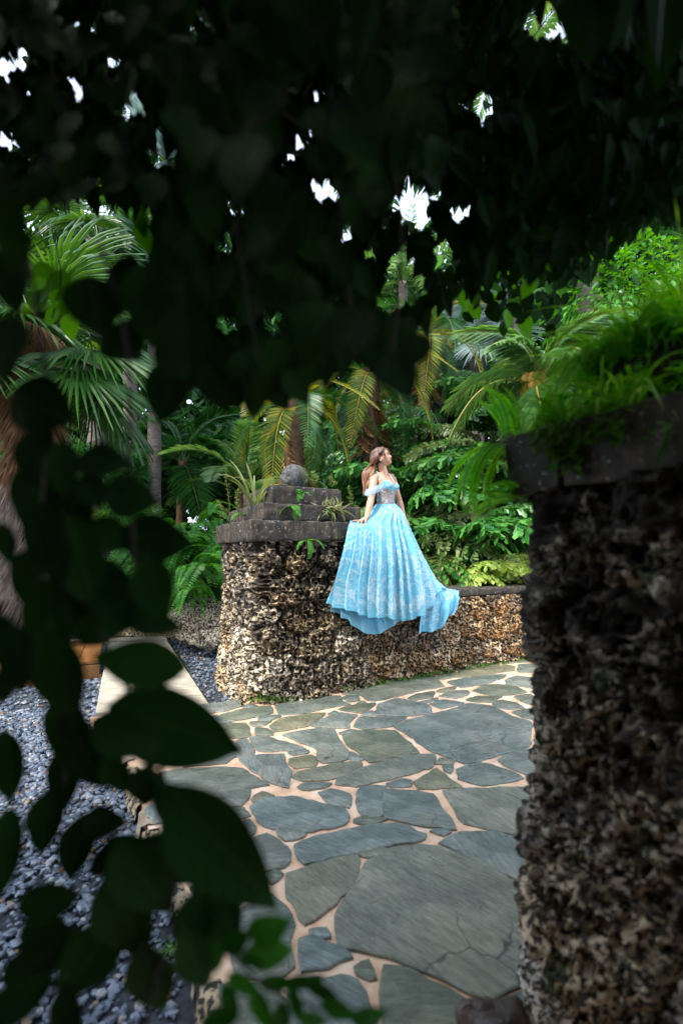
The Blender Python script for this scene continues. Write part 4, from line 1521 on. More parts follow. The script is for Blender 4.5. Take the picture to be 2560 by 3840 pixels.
FP = [((945, 1120), 8.6, 2.6, FISH, 'fishtail palm with dark wedge leaflets just right of the woman'),
      ((1010, 1000), 9.3, 3.9, FISH, 'tall fishtail palm with hanging leaflets behind the silver fans'),
      ((1095, 1060), 8.9, 3.4, FISHP, 'pale olive fishtail palm in the middle of the leafy bank'),
      ((1150, 1130), 8.2, 2.7, FISH, 'fishtail palm beside the coconut palm, leaflets glossy'),
      ((1060, 1210), 7.7, 1.6, FISH, 'low fishtail palm above the lime-leaved shrub'),
      ((960, 1210), 8.0, 1.8, FISHP, 'low pale fishtail palm behind the blue skirt'),
      ((1210, 960), 9.8, 4.3, FISH, 'fishtail palm crown behind the coconut fronds'),
      ((1130, 900), 10.2, 5.0, FISH, 'highest fishtail palm, under the silver fan palm'),
      ((1290, 900), 9.0, 3.6, FISH, 'fishtail palm partly hidden by the near pillar slab'),
      ((890, 1060), 9.4, 3.0, FISH, 'fishtail palm in the shade behind the woman')]
for k, ((u, v), Yd, h, fr, lb) in enumerate(FP):
    x, y = gx(u, Yd)
    r = np.random.default_rng(400 + k)
    root = thing('fishtail_palm', lb, 'palm', (x, y, -0.15), 0, 'fishtail palms in the leafy bank')
    _, tp = trunk(root, h, 0.06, 0.05, 'stem', k)
    for i in range(15):
        zz = h * (0.25 + 0.75 * (i + 1) / 15)
        place('frond', fr[i % len(fr)], root, (0, 0, zz), i * 2.399, 0.9 - 0.9 * (1 - i / 15) + 0.3 * (r.random() - .5), 0.5 * (r.random() - .5), 0.75 + .35 * r.random())

# shrubs
BUSH = [(1020, 1270, 7.6, (0.75, 0.5, 0.55), 'shrub', 0.12, 1500, 'glossy green shrub behind the low wall next to the skirt'),
        (1130, 1255, 7.7, (0.8, 0.5, 0.5), 'fern', 0.10, 1600, 'bright small-leaved shrub behind the wall cap'),
        (1190, 1180, 8.0, (0.7, 0.5, 0.8), 'shrub', 0.12, 1500, 'tall green shrub against the near pillar edge'),
        (225, 1085, 8.6, (1.0, 0.6, 0.55), 'shrub', 0.07, 3200, 'small-leaved shrub right of the hairy palm trunk, upper'),
        (250, 1190, 8.3, (1.1, 0.6, 0.45), 'fern', 0.06, 3200, 'bright small-leaved bush low beside the grey palm trunk'),
        (150, 830, 9.5, (1.4, 0.6, 0.9), 'shrub', 0.09, 2600, 'dense leafy bush behind the hanging fan leaf'),
        (20, 1130, 8.5, (0.8, 0.5, 1.2), 'shrub', 0.10, 1800, 'dark bush left of the hairy palm trunk'),
        (330, 1330, 8.3, (1.0, 0.5, 0.5), 'jungle', 0.12, 1500, 'dark low bush behind the end of the pale path'),
        (1440, 700, 8.0, (1.6, 0.8, 1.2), 'fern', 0.13, 2600, 'light green tree crown behind the near pillar grass')]
for k, (u, v, Yd, bx, mt, lf, num, lb) in enumerate(BUSH):
    c = at(u, v, Yd)
    root = thing('shrub', lb, 'shrub', (c[0], c[1], -0.15), 0, 'shrubs around the garden')
    cr = obj('crown', cloud_data('crown', num, bx, lf, mt, 500 + k, None, 0.5, 0.5, 0.1, 0.35), root, (0, 0, c[2] + 0.15))
    mb = MB()
    for i in range(5):
        a = rng.random() * 6.28
        mb.tube([(0.05 * math.cos(a), 0.05 * math.sin(a), 0), (0.15 * math.cos(a), 0.1 * math.sin(a), (c[2]) * .6), (0.5 * bx[0] * math.cos(a), 0.4 * bx[1] * math.sin(a), c[2] + 0.2)], [0.02, 0.015, 0.006], 5)
    st = mb.build('stems', M['wood_stem'], root)
    st['kind'] = 'stuff'
clump('lime_shrub', 'lime-green shrub with broad leaflets just over the wall cap, beside the train', 'shrub', wn_(2.9, 0.15, 0.98), LIME, 11, (0.25, 0.8), 61, 'frond', (0.65, 0.85), 0.2, (-1.6, 2.6))
clump('lime_shrub', 'second lime-green shrub over the wall cap at the near pillar edge', 'shrub', wn_(3.65, 0.15, 0.98), LIME, 10, (0.2, 0.7), 62, 'frond', (0.65, 0.8), 0.2, (-1.6, 3.4))

# ferns left of the far pillar and on the slope
FE = [(430, 1260, 7.4, 26, 'bright fern curtain left of the far pillar, upper'), (480, 1300, 7.2, 26, 'bright fern hanging close against the far pillar'),
      (455, 1350, 7.0, 22, 'fern just above the large pale boulder'), (390, 1340, 7.6, 22, 'darker fern left of the fern curtain'),
      (330, 1290, 8.0, 20, 'fern half hidden behind the grey palm trunk'), (500, 1230, 7.8, 20, 'fern peeping out behind the far pillar slabs')]
for k, (u, v, Yd, num, lb) in enumerate(FE):
    c = at(u, v, Yd)
    clump('fern', lb, 'fern', (c[0], c[1], c[2] - 0.1), FERN, num, (-0.5, 0.7), 70 + k, 'fern_frond', (0.8, 1.3), 0.22, (-2.9, -0.2), 'ferns left of the far pillar', 0, 0.45)

# ferns and grass on the near pillar
NF = [((1150, 1015), 1.33, 'long bright fern hanging down beside the near pillar slab', 9, (-1.3, -0.6), 0.80, (2.7, 3.5)),
      ((1178, 1008), 1.34, 'upright bright fern at the near pillar corner', 10, (0.8, 1.5), 0.55, (2.2, 3.8)),
      ((1205, 1150), 1.30, 'fern growing from under the near pillar slab', 13, (-0.8, 0.6), 0.52, (2.5, 3.7))]
for k, ((u, v), Yd, lb, num, el, sc, azr) in enumerate(NF):
    c = at(u, v, Yd)
    clump('fern', lb, 'fern', c, FERNB, num, el, 90 + k, 'fern_frond', (0.6 * sc, 0.95 * sc), 0.03, azr, 'ferns on the near pillar')
GB = [grass_data('grass_blades', 34, 0.55, 0.009, s, 0.8, 0.9, 'grass') for s in (1, 2, 3)]
GS = [grass_data('grass_blades', 26, 0.20, 0.006, s, 1.1, 0.8, 'grass') for s in (4, 5)]
GL = [grass_data('grass_blades', 46, 0.34, 0.010, s_, 0.9, 1.0, 'grass') for s_ in (6, 7)]
for k, (w, n_, z, g, lb, sc) in enumerate([
        (-0.45, 0.46, nz1 + 0.173, GL, 'grass tuft at the corner of the middle slab', 0.5),
        (-0.45, 0.38, nz1 + 0.173, GL, 'second grass tuft along the middle slab edge, thick', 0.55),
        (-0.44, 0.31, nz1 + 0.173, GL, 'third grass tuft along the middle slab edge, drooping', 0.6),
        (-0.4, 0.43, nz1 + 0.173, GL, 'grass tuft behind the corner of the middle slab', 0.7),
        (-0.38, 0.35, nz1 + 0.173, GB, 'long grass tuft on the middle slab, arching outward', 0.6),
        (-0.36, 0.28, nz1 + 0.173, GB, 'longest grass tuft, leaning out at the picture edge', 0.8),
        (-0.34, 0.46, nz1 + 0.173, GL, 'grass tuft at the back edge of the middle slab', 0.8),
        (-0.28, 0.42, nz1 + 0.173, GB, 'tall grass tuft against the top slab', 0.7),
        (-0.42, 0.24, nz1 + 0.173, GL, 'grass tuft on the middle slab nearest the viewer', 0.6),
        (-0.57, 0.55, nz1, GS, 'short bright grass tuft at the low slab corner', 0.7),
        (-0.55, 0.46, nz1, GS, 'short grass tuft on the low slab beside the corner', 1.1),
        (-0.56, 0.38, nz1, GS, 'short grass tuft in the middle of the low slab', 1.1),
        (-0.53, 0.3, nz1, GS, 'short grass tuft on the low slab above the dark hole', 1),
        (-0.5, 0.54, nz1, GL, 'bushy grass tuft between the low slab corner and the step', 0.42),
        (-0.51, 0.42, nz1, GL, 'bushy grass tuft against the step of the middle slab', 0.42)]):
    p = NC + w * WD + n_ * ND
    root = thing('grass_tuft', lb, 'grass', (p[0], p[1], z - 0.005), k * 1.3, 'grass tufts on the near pillar')
    for q in range(2):
        place('grass_blades', g[(k + q) % len(g)], root, (0.05 * q, 0.04 * q, 0), q * 2.1, 0, 0, sc)
# creeping small-leaved weeds on the near pillar's steps
for k, (n0, n1, w, z, cnt, lb) in enumerate([(0.15, 0.56, -0.50, nz1 + 0.06, 1900, 'creeping weeds along the step above the low slab'),
                                            (0.12, 0.48, -0.42, nz1 + 0.21, 2600, 'creeping weeds over the upper slabs of the near pillar'),
                                            (0.18, 0.50, -0.635, nz1 - 0.06, 420, 'small weeds hanging down the slab face of the near pillar')]):
    nn_ = n0 + (n1 - n0) * rng.random(cnt)
    ww = w + 0.10 * (rng.random(cnt) - .5) * (0.2 if k == 2 else 1)
    zz = z + (0.11 if k != 2 else 0.12) * (rng.random(cnt) - .5) + 0.05 * noise(np.c_[nn_, nn_ * 0, nn_ * 0], 0.09, k)
    keep = noise(np.c_[nn_, zz, nn_ * 0], 0.06, 30 + k) > -0.1
    nn_, ww, zz = nn_[keep], ww[keep], zz[keep]
    P2 = NC + ww[:, None] * WD + nn_[:, None] * ND
    Pp = np.c_[P2, zz]
    m = len(Pp)
    Dd = np.c_[np.tile(-WD * 0.7, (m, 1)), np.full(m, -0.2)] + 1.4 * (rng.random((m, 3)) - .5)
    Nn_ = np.c_[np.tile(-WD * 0.4, (m, 1)), np.full(m, 0.9)] + 0.8 * (rng.random((m, 3)) - .5)
    Vv, Qq = blade_arrays(Pp, Dd, Nn_, 0.016 + 0.028 * rng.random(m), 0.014, 0.2, 0.1, (0.9, 1))
    o = mk('creeping_weeds', Vv, Qq, M['fern_bright'] if k != 2 else M['moss'], None, False, 'stuff')
    o['label'] = lb

# moss and weeds at the wall's foot
mp, md = [], []
for i in range(46):
    s = -0.65 + 4.6 * i / 45 + 0.06 * (rng.random() - .5)
    if rng.random() < 0.35:
        continue
    mp.append(wn_(s, -0.665 - 0.03 * rng.random(), 0.0 + 0.05 * rng.random() * (rng.random() < .4)))
mp = np.array(mp)
cnt = 40
Pp = np.repeat(mp, cnt, 0) + np.c_[0.05 * rng.normal(size=(len(mp) * cnt, 2)) * [1, .4], np.abs(0.02 * rng.normal(size=len(mp) * cnt))]
m = len(Pp)
Vv, Qq = blade_arrays(Pp, np.c_[rng.random((m, 2)) - .5, 0.5 + 0 * Pp[:, 0]], np.c_[rng.random((m, 2)) - .5, 0.7 + 0 * Pp[:, 0]], 0.015 + 0.025 * rng.random(m), 0.012, 0.2, 0.1, (0.9, 1))
mk('moss_tufts', Vv, Qq, M['moss'], None, False, 'stuff')

# plants on the far pillar
spk = grass_data('grass_blades', 9, 0.62, 0.022, 41, 0.55, 0.45, 'weed')
c = at(583, 1130, 4.75)
root = thing('spiky_grass', 'spiky pale grass plant on the left of the slab steps', 'grass', (c[0], c[1], 1.92))
place('grass_blades', spk, root, (0, 0, 0), 0.3, 0, 0, 1.15)
place('grass_blades', spk, root, (0.02, 0.02, 0), 2.2, 0, 0, 0.9)


def weed_stalk(loc, h, lb, seed, lean=0.0):
    r = np.random.default_rng(seed)
    root = thing('weed_stalk', lb, 'weed', loc, 0, 'weeds on the far pillar')
    t = np.linspace(0, 1, 10)
    C = np.c_[lean * t ** 2 + 0.02 * np.sin(t * 5), 0 * t, h * t]
    mb = MB()
    mb.tube(C, np.linspace(0.005, 0.002, 10), 5)
    mb.build('stem', M['stem'], root)
    m = 110
    q = r.random(m) ** 0.8
    c = np.stack([np.interp(q, t, C[:, k]) for k in range(3)], 1)
    a = r.random(m) * 6.28
    wide = 0.055 * (1.05 - q)
    P = c + np.c_[np.cos(a) * wide * r.random(m), np.sin(a) * wide * r.random(m), 0.02 * r.random(m)]
    Vv, Qq = blade_arrays(P, np.c_[np.cos(a), np.sin(a), 0.6 + 0 * a], np.c_[np.cos(a), np.sin(a), 1 + 0 * a], 0.02 + 0.02 * r.random(m), 0.007, 0.2, 0.1, (0.9, 1))
    o = mk('leaves', Vv, Qq, M['weed'], root, False)
    o['kind'] = 'stuff'


weed_stalk(at(523, 1205, 5.2), 0.62, 'tall thin weed stalk at the left end of the lowest slab', 1)
weed_stalk(at(540, 1200, 5.1), 0.36, 'shorter branching weed beside the tall thin stalk', 2, 0.05)
weed_stalk(at(512, 1195, 5.3), 0.22, 'small weed at the outer slab edge under the tall stalk', 3, -0.04)
weed_stalk(at(805, 1185, 5.1), 0.32, 'thin weed stalk at the right end of the slabs near the hand', 4)
weed_stalk(at(722, 1113, 4.98), 0.13, 'small weed on the top slab right of the stone ball', 5)
weed_stalk(at(762, 1118, 5.1), 0.10, 'tiny weed on the top slab near its right corner', 6)
weed_stalk(at(700, 1110, 5.0), 0.16, 'feathery weed touching the stone ball', 7)
SF = [fern('fern_frond', 0.20, s, 'fern', 0.7, 0.4, 0.012, 18, 0.035) for s in (21, 22)]
RD = [grass_data('grass_blades', 16, 0.17, 0.012, s, 1.2, 0.6, mt) for s, mt in ((31, 'red_leaf'), (32, 'weed'))]
for k, (u, v, Yd, dat, num, lb, el) in enumerate([
        (690, 1135, 4.72, SF, 5, 'small fern growing from the joint under the top slab', (-0.5, 0.8)),
        (672, 1165, 4.55, SF, 5, 'small fern hanging on the middle slab face', (-0.9, 0.3)),
        (706, 1243, 4.40, SF, 4, 'little fern drooping below the lowest slab on the rock face', (-0.8, 0.0)),
        (560, 1185, 4.9, SF, 3, 'tiny fern at the left corner of the middle slab', (-0.5, 0.6))]):
    c = at(u, v, Yd)
    clump('small_fern', lb, 'fern', c, dat, num, el, 130 + k, 'fern_frond', (0.7, 1.2), 0.02, (-2.6, -0.4), 'small ferns on the far pillar')
c = at(762, 1172, 4.80)
root = thing('bromeliad', 'reddish spiky plant trailing pale stems over the middle slab', 'plant', c)
for q in range(4):
    place('leaf_rosette', RD[0], root, (0.05 * (q - 1.5), 0.0, -0.02 * (q % 2)), q * 1.7, 0.3 * (q - 1.5), 0.6, 1.0)
for q in range(4):
    place('pale_blades', RD[1], root, (0.06 * (q - 1.5), -0.02, 0.0), q * 1.1, 0.2, 0.9, 1.2)
c = at(512, 1222, 5.35)
root = thing('bromeliad', 'small dark red plant drooping off the left end of the lowest slab', 'plant', c)
for q in range(2):
    place('leaf_rosette', RD[0], root, (0, 0, 0.0), q * 1.7, 0.3, 0.9, 0.8)
# grass tufts in the gravel
for k, (u, v, lb) in enumerate([(445, 2935, 'small grass tuft in the gravel by the kerb'), (650, 3560, 'weedy tuft in the gravel under the young green leaves'), (420, 3110, 'tiny green tuft in the middle of the gravel')]):
    g = gnd(u, v, -0.1)
    root = thing('grass_tuft', lb, 'grass', g, 0, 'grass tufts in the gravel')
    place('grass_blades', GS[k % 2], root, (0, 0, 0), k, 0, 0, (0.55, 0.5, 0.35)[k])

# ------------------------------------------------------------------ the jungle behind, one mass
def jungle(name, n, x0, x1, y0, y1, zfun, leaf, mat, seed, kind='stuff', gaps=(), thr=-0.30, drp=0.7):
    r = np.random.default_rng(seed)
    Xj = x0 + (x1 - x0) * r.random(n)
    Yj = y0 + (y1 - y0) * r.random(n)
    Zj = r.random(n) * zfun(Xj)
    P = np.c_[Xj, Yj, Zj]
    g = noise(P, 0.9, seed) + 0.5 * noise(P, 0.35, seed + 1)
    ok = g > thr
    U = Xj / Yj * 1045.3 + 784
    Vv = 1265 - (Zj - EYE) / Yj * 1045.3
    for (gu, gv, gr) in gaps:
        ok &= (U - gu) ** 2 + (Vv - gv) ** 2 > gr ** 2
    P = P[ok]
    m = len(P)
    D_ = np.c_[2.6 * (r.random((m, 2)) - .5), -drp * 0.6 - 0.5 * r.random(m)]
    N_ = np.c_[1.6 * (r.random(m) - .5), -0.7 - 0.5 * r.random(m), 0.4 + 0.8 * r.random(m)]
    V, Q = blade_arrays(P, D_, N_, leaf * (0.35 + 1.0 * r.random(m)), leaf * (0.2 + 0.3 * r.random(m)), 0.1, 0.15, (0.8, 1.0))
    return mk(name, V, Q, M[mat], None, False, kind)


SKYG = [(948, 465, 62), (735, 430, 40), (765, 455, 30), (1055, 490, 42), (800, 540, 30), (20, 320, 60), (940, 590, 34), (1010, 570, 26), (220, 470, 40), (545, 480, 24), (500, 430, 20), (440, 1185, 26), (428, 1160, 14), (1040, 850, 26), (1020, 815, 14), (1075, 780, 16), (470, 1195, 16), (240, 905, 14)]
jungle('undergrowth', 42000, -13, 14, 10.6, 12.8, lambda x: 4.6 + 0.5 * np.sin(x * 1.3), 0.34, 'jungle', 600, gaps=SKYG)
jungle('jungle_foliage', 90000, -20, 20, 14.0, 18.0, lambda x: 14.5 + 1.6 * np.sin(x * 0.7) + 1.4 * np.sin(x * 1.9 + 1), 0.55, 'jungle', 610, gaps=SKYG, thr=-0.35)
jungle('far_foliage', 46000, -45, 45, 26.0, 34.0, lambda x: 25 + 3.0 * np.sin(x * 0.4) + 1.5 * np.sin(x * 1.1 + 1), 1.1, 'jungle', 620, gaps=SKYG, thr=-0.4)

# ------------------------------------------------------------------ the woman in the blue gown
def skin_mat():
    m, nt, b, out = new_mat('skin')
    T = NT(nt)
    c = T.ramp(T.noise(T.coord(), 14, 4), [(0.35, (0.50, 0.265, 0.165)), (0.65, (0.60, 0.34, 0.225))])
    T.link(c, b.inputs['Base Color'])
    b.inputs['Roughness'].default_value = 0.42
    b.inputs['Subsurface Weight'].default_value = 0.12
    b.inputs['Subsurface Radius'].default_value = (0.02, 0.008, 0.004)
    b.inputs['Subsurface Scale'].default_value = 0.5
    return m


def hair_mat():
    m, nt, b, out = new_mat('brown_hair')
    T = NT(nt)
    tc = T.node('ShaderNodeTexCoord')
    sp = T.node('ShaderNodeSeparateXYZ')
    T.link(tc.outputs['Generated'], sp.inputs[0])
    c = T.ramp(sp.outputs[2], [(0.0, (0.42, 0.24, 0.13)), (0.35, (0.30, 0.15, 0.075)), (0.75, (0.13, 0.058, 0.03)), (1.0, (0.11, 0.05, 0.028))])
    c = T.hsv(c, val=T.rng(T.island(), 0.65, 1.5))
    T.link(c, b.inputs['Base Color'])
    b.inputs['Roughness'].default_value = 0.36
    b.inputs['Specular IOR Level'].default_value = 0.6
    return m


def cloth_mat(name, col, trans=0.25, rough=0.55, sheer=0.0, sheen=0.3):
    m, nt, b, out = new_mat(name)
    T = NT(nt)
    c = T.hsv(tuple(col), val=T.rng(T.noise(T.coord(), 9, 4), 0.92, 1.08))
    T.link(c, b.inputs['Base Color'])
    b.inputs['Roughness'].default_value = rough
    b.inputs['Sheen Weight'].default_value = sheen
    tr = T.node('ShaderNodeBsdfTranslucent')
    tr.inputs['Color'].default_value = tuple(col) + (1,)
    mx = T.node('ShaderNodeMixShader')
    mx.inputs[0].default_value = trans
    T.link(b.outputs[0], mx.inputs[1])
    T.link(tr.outputs[0], mx.inputs[2])
    last = mx
    if sheer:
        tp = T.node('ShaderNodeBsdfTransparent')
        m2 = T.node('ShaderNodeMixShader')
        m2.inputs[0].default_value = sheer
        T.link(mx.outputs[0], m2.inputs[1])
        T.link(tp.outputs[0], m2.inputs[2])
        last = m2
    T.link(last.outputs[0], out.inputs[0])
    return m


M['skin'] = skin_mat()
M['lips'] = simple_mat('lips', (0.36, 0.11, 0.095), 0.35, 0.5)
M['hair'] = hair_mat()
M['gown'] = cloth_mat('blue_tulle', (0.20, 0.59, 0.75), 0.22, 0.6)
M['satin'] = cloth_mat('blue_satin', (0.12, 0.50, 0.78), 0.15, 0.32, 0, 0.1)
M['sheer'] = cloth_mat('sheer_blue_tulle', (0.22, 0.60, 0.80), 0.3, 0.6, 0.30)
M['sheer_white'] = cloth_mat('sheer_lace', (0.50, 0.66, 0.80), 0.25, 0.6, 0.35)
M['lace'] = cloth_mat('white_embroidery', (0.56, 0.78, 0.86), 0.15, 0.5)
M['strap'] = simple_mat('pale_strap', (0.55, 0.72, 0.80), 0.5)
M['eye_white'] = simple_mat('eye_white', (0.5, 0.46, 0.43), 0.3)
M['panel'] = cloth_mat('sheer_panel_tulle', (0.45, 0.62, 0.76), 0.2, 0.6, 0.72)
M['iris'] = simple_mat('dark_iris', (0.02, 0.012, 0.008), 0.2)
M['brow'] = simple_mat('dark_brow', (0.05, 0.025, 0.015), 0.6)
M['nail'] = simple_mat('dark_blue_nail', (0.02, 0.03, 0.16), 0.2)
M['sapphire'] = simple_mat('blue_gem', (0.01, 0.03, 0.35), 0.08, 0.8)
M['silver_metal'] = simple_mat('silver_metal', (0.6, 0.6, 0.62), 0.25, 0.8)

woman = thing('person', 'woman in a long light blue lace gown on the low wall, hand on the slab', 'person', (0, 0, 0))
WY = 5.40
F0 = np.array([0.53, 5.43, 0.97])        # her feet as first laid out, then moved to the wall's front half
FK, FD = 0.975, np.array([-0.015, -0.14, 0.012])
to_fin = lambda P: F0 + (np.asarray(P) - F0) * FK + FD
to_pre = lambda P: F0 + (np.asarray(P) - FD - F0) / FK
UPV = np.array([0, 0, 1.0])
FACE = nrm(np.array([0.75, -0.66, 0]))          # chest direction
LEFTV = np.cross(UPV, FACE)                      # her left
CX = px(1440, 1889, WY)
bx, by = CX[0], WY


def ring_pts(c, fwd, lat, a, b, n=40, bump=None):
    th = np.arange(n) / n * 2 * math.pi
    P = c + np.cos(th)[:, None] * fwd * a + np.sin(th)[:, None] * lat * b
    return P


def loft(rings, closed=True):
    R = np.stack(rings)
    k, n = R.shape[:2]
    q = []
    for i in range(k - 1):
        for j in range(n):
            j2 = (j + 1) % n
            q.append((i * n + j, i * n + j2, (i + 1) * n + j2, (i + 1) * n + j))
    V = R.reshape(-1, 3)
    T = []
    if closed:
        V = np.concatenate([V, [R[0].mean(0), R[-1].mean(0)]])
        for j in range(n):
            j2 = (j + 1) % n
            T.append((k * n, j2, j))
            T.append((k * n + 1, (k - 1) * n + j, (k - 1) * n + j2))
    return V, q, T


bodyb = MB()
torso_c = lambda z: np.array([bx + 0.012 * (z - 2.0) * -3 + 0.012, by, z])
# z, depth (front-back half), half width, forward shift
TORSO = [(1.55, .10, .15, 0), (1.70, .115, .165, 0), (1.82, .115, .160, 0.0), (1.92, .098, .135, .004), (2.00, .086, .114, .008), (2.06, .086, .114, .010), (2.12, .092, .124, .012),
         (2.18, .102, .136, .014), (2.24, .100, .143, .010), (2.29, .085, .142, .0), (2.325, .066, .118, -.008), (2.35, .052, .080, -.012), (2.375, .046, .056, -.008)]


def torso_ring(z, grow=0.0, n=64):
    zs = [t[0] for t in TORSO]
    a, b, f = (np.interp(z, zs, [t[k] for t in TORSO]) for k in (1, 2, 3))
    c = torso_c(z) + FACE * f
    th = np.arange(n) / n * 2 * math.pi
    cs, sn = np.cos(th), np.sin(th)
    P = c + (np.sign(cs) * np.abs(cs) ** 0.9)[:, None] * FACE * (a + grow) + (np.sign(sn) * np.abs(sn) ** 0.9)[:, None] * LEFTV * (b + grow)
    # breasts
    lat = sn * b
    for s in (-1, 1):
        g = np.exp(-((lat - s * 0.066) / 0.048) ** 2 - ((z - 2.205) / 0.052) ** 2) * (cs > 0)
        P += FACE * (0.050 * g)[:, None]
    return P


V, q, T = loft([torso_ring(z) for z in np.linspace(1.55, 2.375, 44)])
bodyb.add(V, q, T)


def limb(mb, pts, rad, n=10, sides=16):
    P = catmull(pts, n)
    r_ = np.interp(np.linspace(0, 1, n), np.linspace(0, 1, len(rad)), rad)
    # rounded ends
    a = P[0] - nrm(P[1] - P[0]) * r_[0] * 0.6
    b = P[-1] + nrm(P[-1] - P[-2]) * r_[-1] * 0.6
    P = np.concatenate([[a], P, [b]])
    r_ = np.concatenate([[r_[0] * .55], r_, [r_[-1] * .55]])
    mb.tube(P, r_, sides)


shR = torso_c(2.30) - LEFTV * 0.150
shL = torso_c(2.30) + LEFTV * 0.150
shR = px(1401, 1796, 5.29)
shL = px(1471, 1796, 5.51)
wrR = to_pre(px(1373, 1945, 4.87))
elR = px(1390, 1878, 5.155)
elL = px(1497, 1880, 5.58)
wrL = px(1514, 1940, 5.50)
# shoulders and arms
limb(bodyb, [torso_c(2.33) - LEFTV * 0.06 - FACE * 0.01, shR + (0.012, 0.012, 0.012)], [.043, .043], 6)
limb(bodyb, [torso_c(2.33) + LEFTV * 0.06 - FACE * 0.01, shL + (-0.012, -0.012, 0.012)], [.050, .050], 6)
limb(bodyb, [shR, (shR * .55 + elR * .45) + (0, -.004, 0), elR], [.047, .047, .042, .0385], 12)
limb(bodyb, [elR, elR * .6 + wrR * .4, wrR], [.040, .040, .034, .0255], 12)
limb(bodyb, [shL, (shL * .55 + elL * .45), elL], [.046, .045, .040, .037], 12)
limb(bodyb, [elL, elL * .6 + wrL * .4, wrL], [.039, .039, .033, .025], 12)
# neck
hc = px(1433, 1716, 5.385)       # head centre
limb(bodyb, [torso_c(2.345) - FACE * 0.004, hc + (-0.012, 0.0, -0.075)], [.060, .053, .053], 8)
# legs under the skirt
for s in (-1, 1):
    hip = torso_c(1.66) + LEFTV * 0.08 * s
    kn = np.array([hip[0] + 0.02, hip[1] - 0.01, 1.36])
    an = np.array([hip[0] + 0.0, hip[1] + 0.03, 1.03])
    limb(bodyb, [hip, kn], [.088, .075, .06], 8)
    limb(bodyb, [kn, (kn + an) / 2, an], [.056, .055, .04, .034], 8)
    limb(bodyb, [an + (0, 0, -0.03), an + FACE * 0.10 + (0, 0, -0.05)], [.034, .024], 5)

# hands: palm and five fingers each
nails = []


def hand(mb, w, pd_, side_, nrm_, fingers, thumb, pl=0.085, pw=0.038):
    """w wrist, pd_ palm direction, side_ towards the thumb, fingers: list of lists of (length, direction)."""
    k = w + pd_ * pl
    rows = []
    for t in np.linspace(0, 1, 7):
        c = w + pd_ * pl * t
        hw = 0.024 + (pw - 0.024) * min(1, t * 1.6)
        hh = 0.018 - 0.005 * t
        th = np.arange(16) / 16 * 2 * math.pi
        rows.append(c + np.cos(th)[:, None] * side_ * hw + np.sin(th)[:, None] * nrm_ * hh)
    V, q, T = loft(rows)
    mb.add(V, q, T)
    offs = [0.029, 0.010, -0.010, -0.028]
    rads = [0.0088, 0.0092, 0.0088, 0.0078]
    for f, o_, r_ in zip(fingers, offs, rads):
        p = w + pd_ * (pl - 0.02) + side_ * o_
        pts = [p]
        p = w + pd_ * (pl + (0.004 if abs(o_) < .02 else -0.004)) + side_ * o_ * 1.05
        pts.append(p)
        for (l, d) in f:
            p = p + nrm(np.array(d)) * l
            pts.append(p)
        limb(mb, pts, [r_ * 1.1, r_ * 1.1, r_, r_ * .9, r_ * .72], 12, 8)
        nails.append((p, nrm(np.array(f[-1][1])), nrm_, r_))
    p = w + pd_ * 0.02 + side_ * 0.018
    pts = [p]
    for (l, d) in thumb:
        p = p + nrm(np.array(d)) * l
        pts.append(p)
    limb(mb, pts, [.012, .0125, .011, .0085], 10, 8)
    nails.append((p, nrm(np.array(thumb[-1][1])), nrm_, 0.009))


# right hand rests on the cloth over the slab: back of the hand up, some fingers stretched to the left, others curled over
pdir = nrm(np.array([-0.74, -0.55, -0.26]))
nh = nrm(np.array([-0.35, -0.25, 0.95]))
sdv = nrm(np.cross(nh, pdir))
nh = np.cross(pdir, sdv)
sdv = -sdv if sdv[1] > 0 else sdv      # thumb towards the camera side
hand(bodyb, wrR, pdir, sdv, nh,
     [[(.036, (-.35, -.55, -.75)), (.024, (-.15, -.25, -1)), (.018, (.05, 0, -1))],
      [(.040, (-.75, -.55, -.5)), (.027, (-.5, -.3, -.9)), (.02, (-.3, -.1, -1))],
      [(.038, (-1, -.05, -.02)), (.027, (-1, .02, -.05)), (.021, (-1, .05, -.12))],
      [(.031, (-1, .2, 0.04)), (.021, (-1, .2, .0)), (.018, (-1, .2, -.08))]],
     [(.034, (-.1, -.8, -.6)), (.030, (-.25, -.5, -.9)), (.024, (-.3, -.15, -1))])
# left hand pinches the skirt
pdl = nrm(np.array([0.35, -0.25, -0.9]))
nl_ = nrm(np.array([0.75, 0.5, 0.15]))
sl_ = nrm(np.cross(pdl, nl_))
nl_ = np.cross(sl_, pdl)
hand(bodyb, wrL, pdl, sl_, nl_,
     [[(.036, (.25, -.3, -1)), (.024, (0, -.4, -1)), (.018, (-.2, -.4, -.9))]] * 2 + [[(.034, (.3, -.3, -1)), (.024, (0, -.4, -1)), (.018, (-.2, -.4, -.9))], [(.028, (.3, -.3, -1)), (.02, (0, -.4, -1)), (.016, (-.2, -.4, -.9))]],
     [(.032, (.2, -.8, -.6)), (.028, (.15, -.5, -.9)), (.02, (0, -.3, -1))])

# head
hf = nrm(np.array([0.93, -0.30, 0.34]))           # looking right and up
hl = nrm(np.cross(UPV, hf))
hu = np.cross(hf, hl)
HT = [(.116, -.012, .012, .001), (.108, .028, -.045, .036), (.092, .058, -.072, .056), (.07, .078, -.088, .067), (.045, .089, -.096, .073), (.02, .0925, -.098, .0755), (.004, .087, -.096, .0745),
      (-.02, .0855, -.088, .072), (-.045, .087, -.072, .067), (-.068, .085, -.05, .058), (-.088, .081, -.025, .046), (-.102, .072, -.005, .034), (-.110, .052, .012, .018), (-.113, .034, .03, .002)]


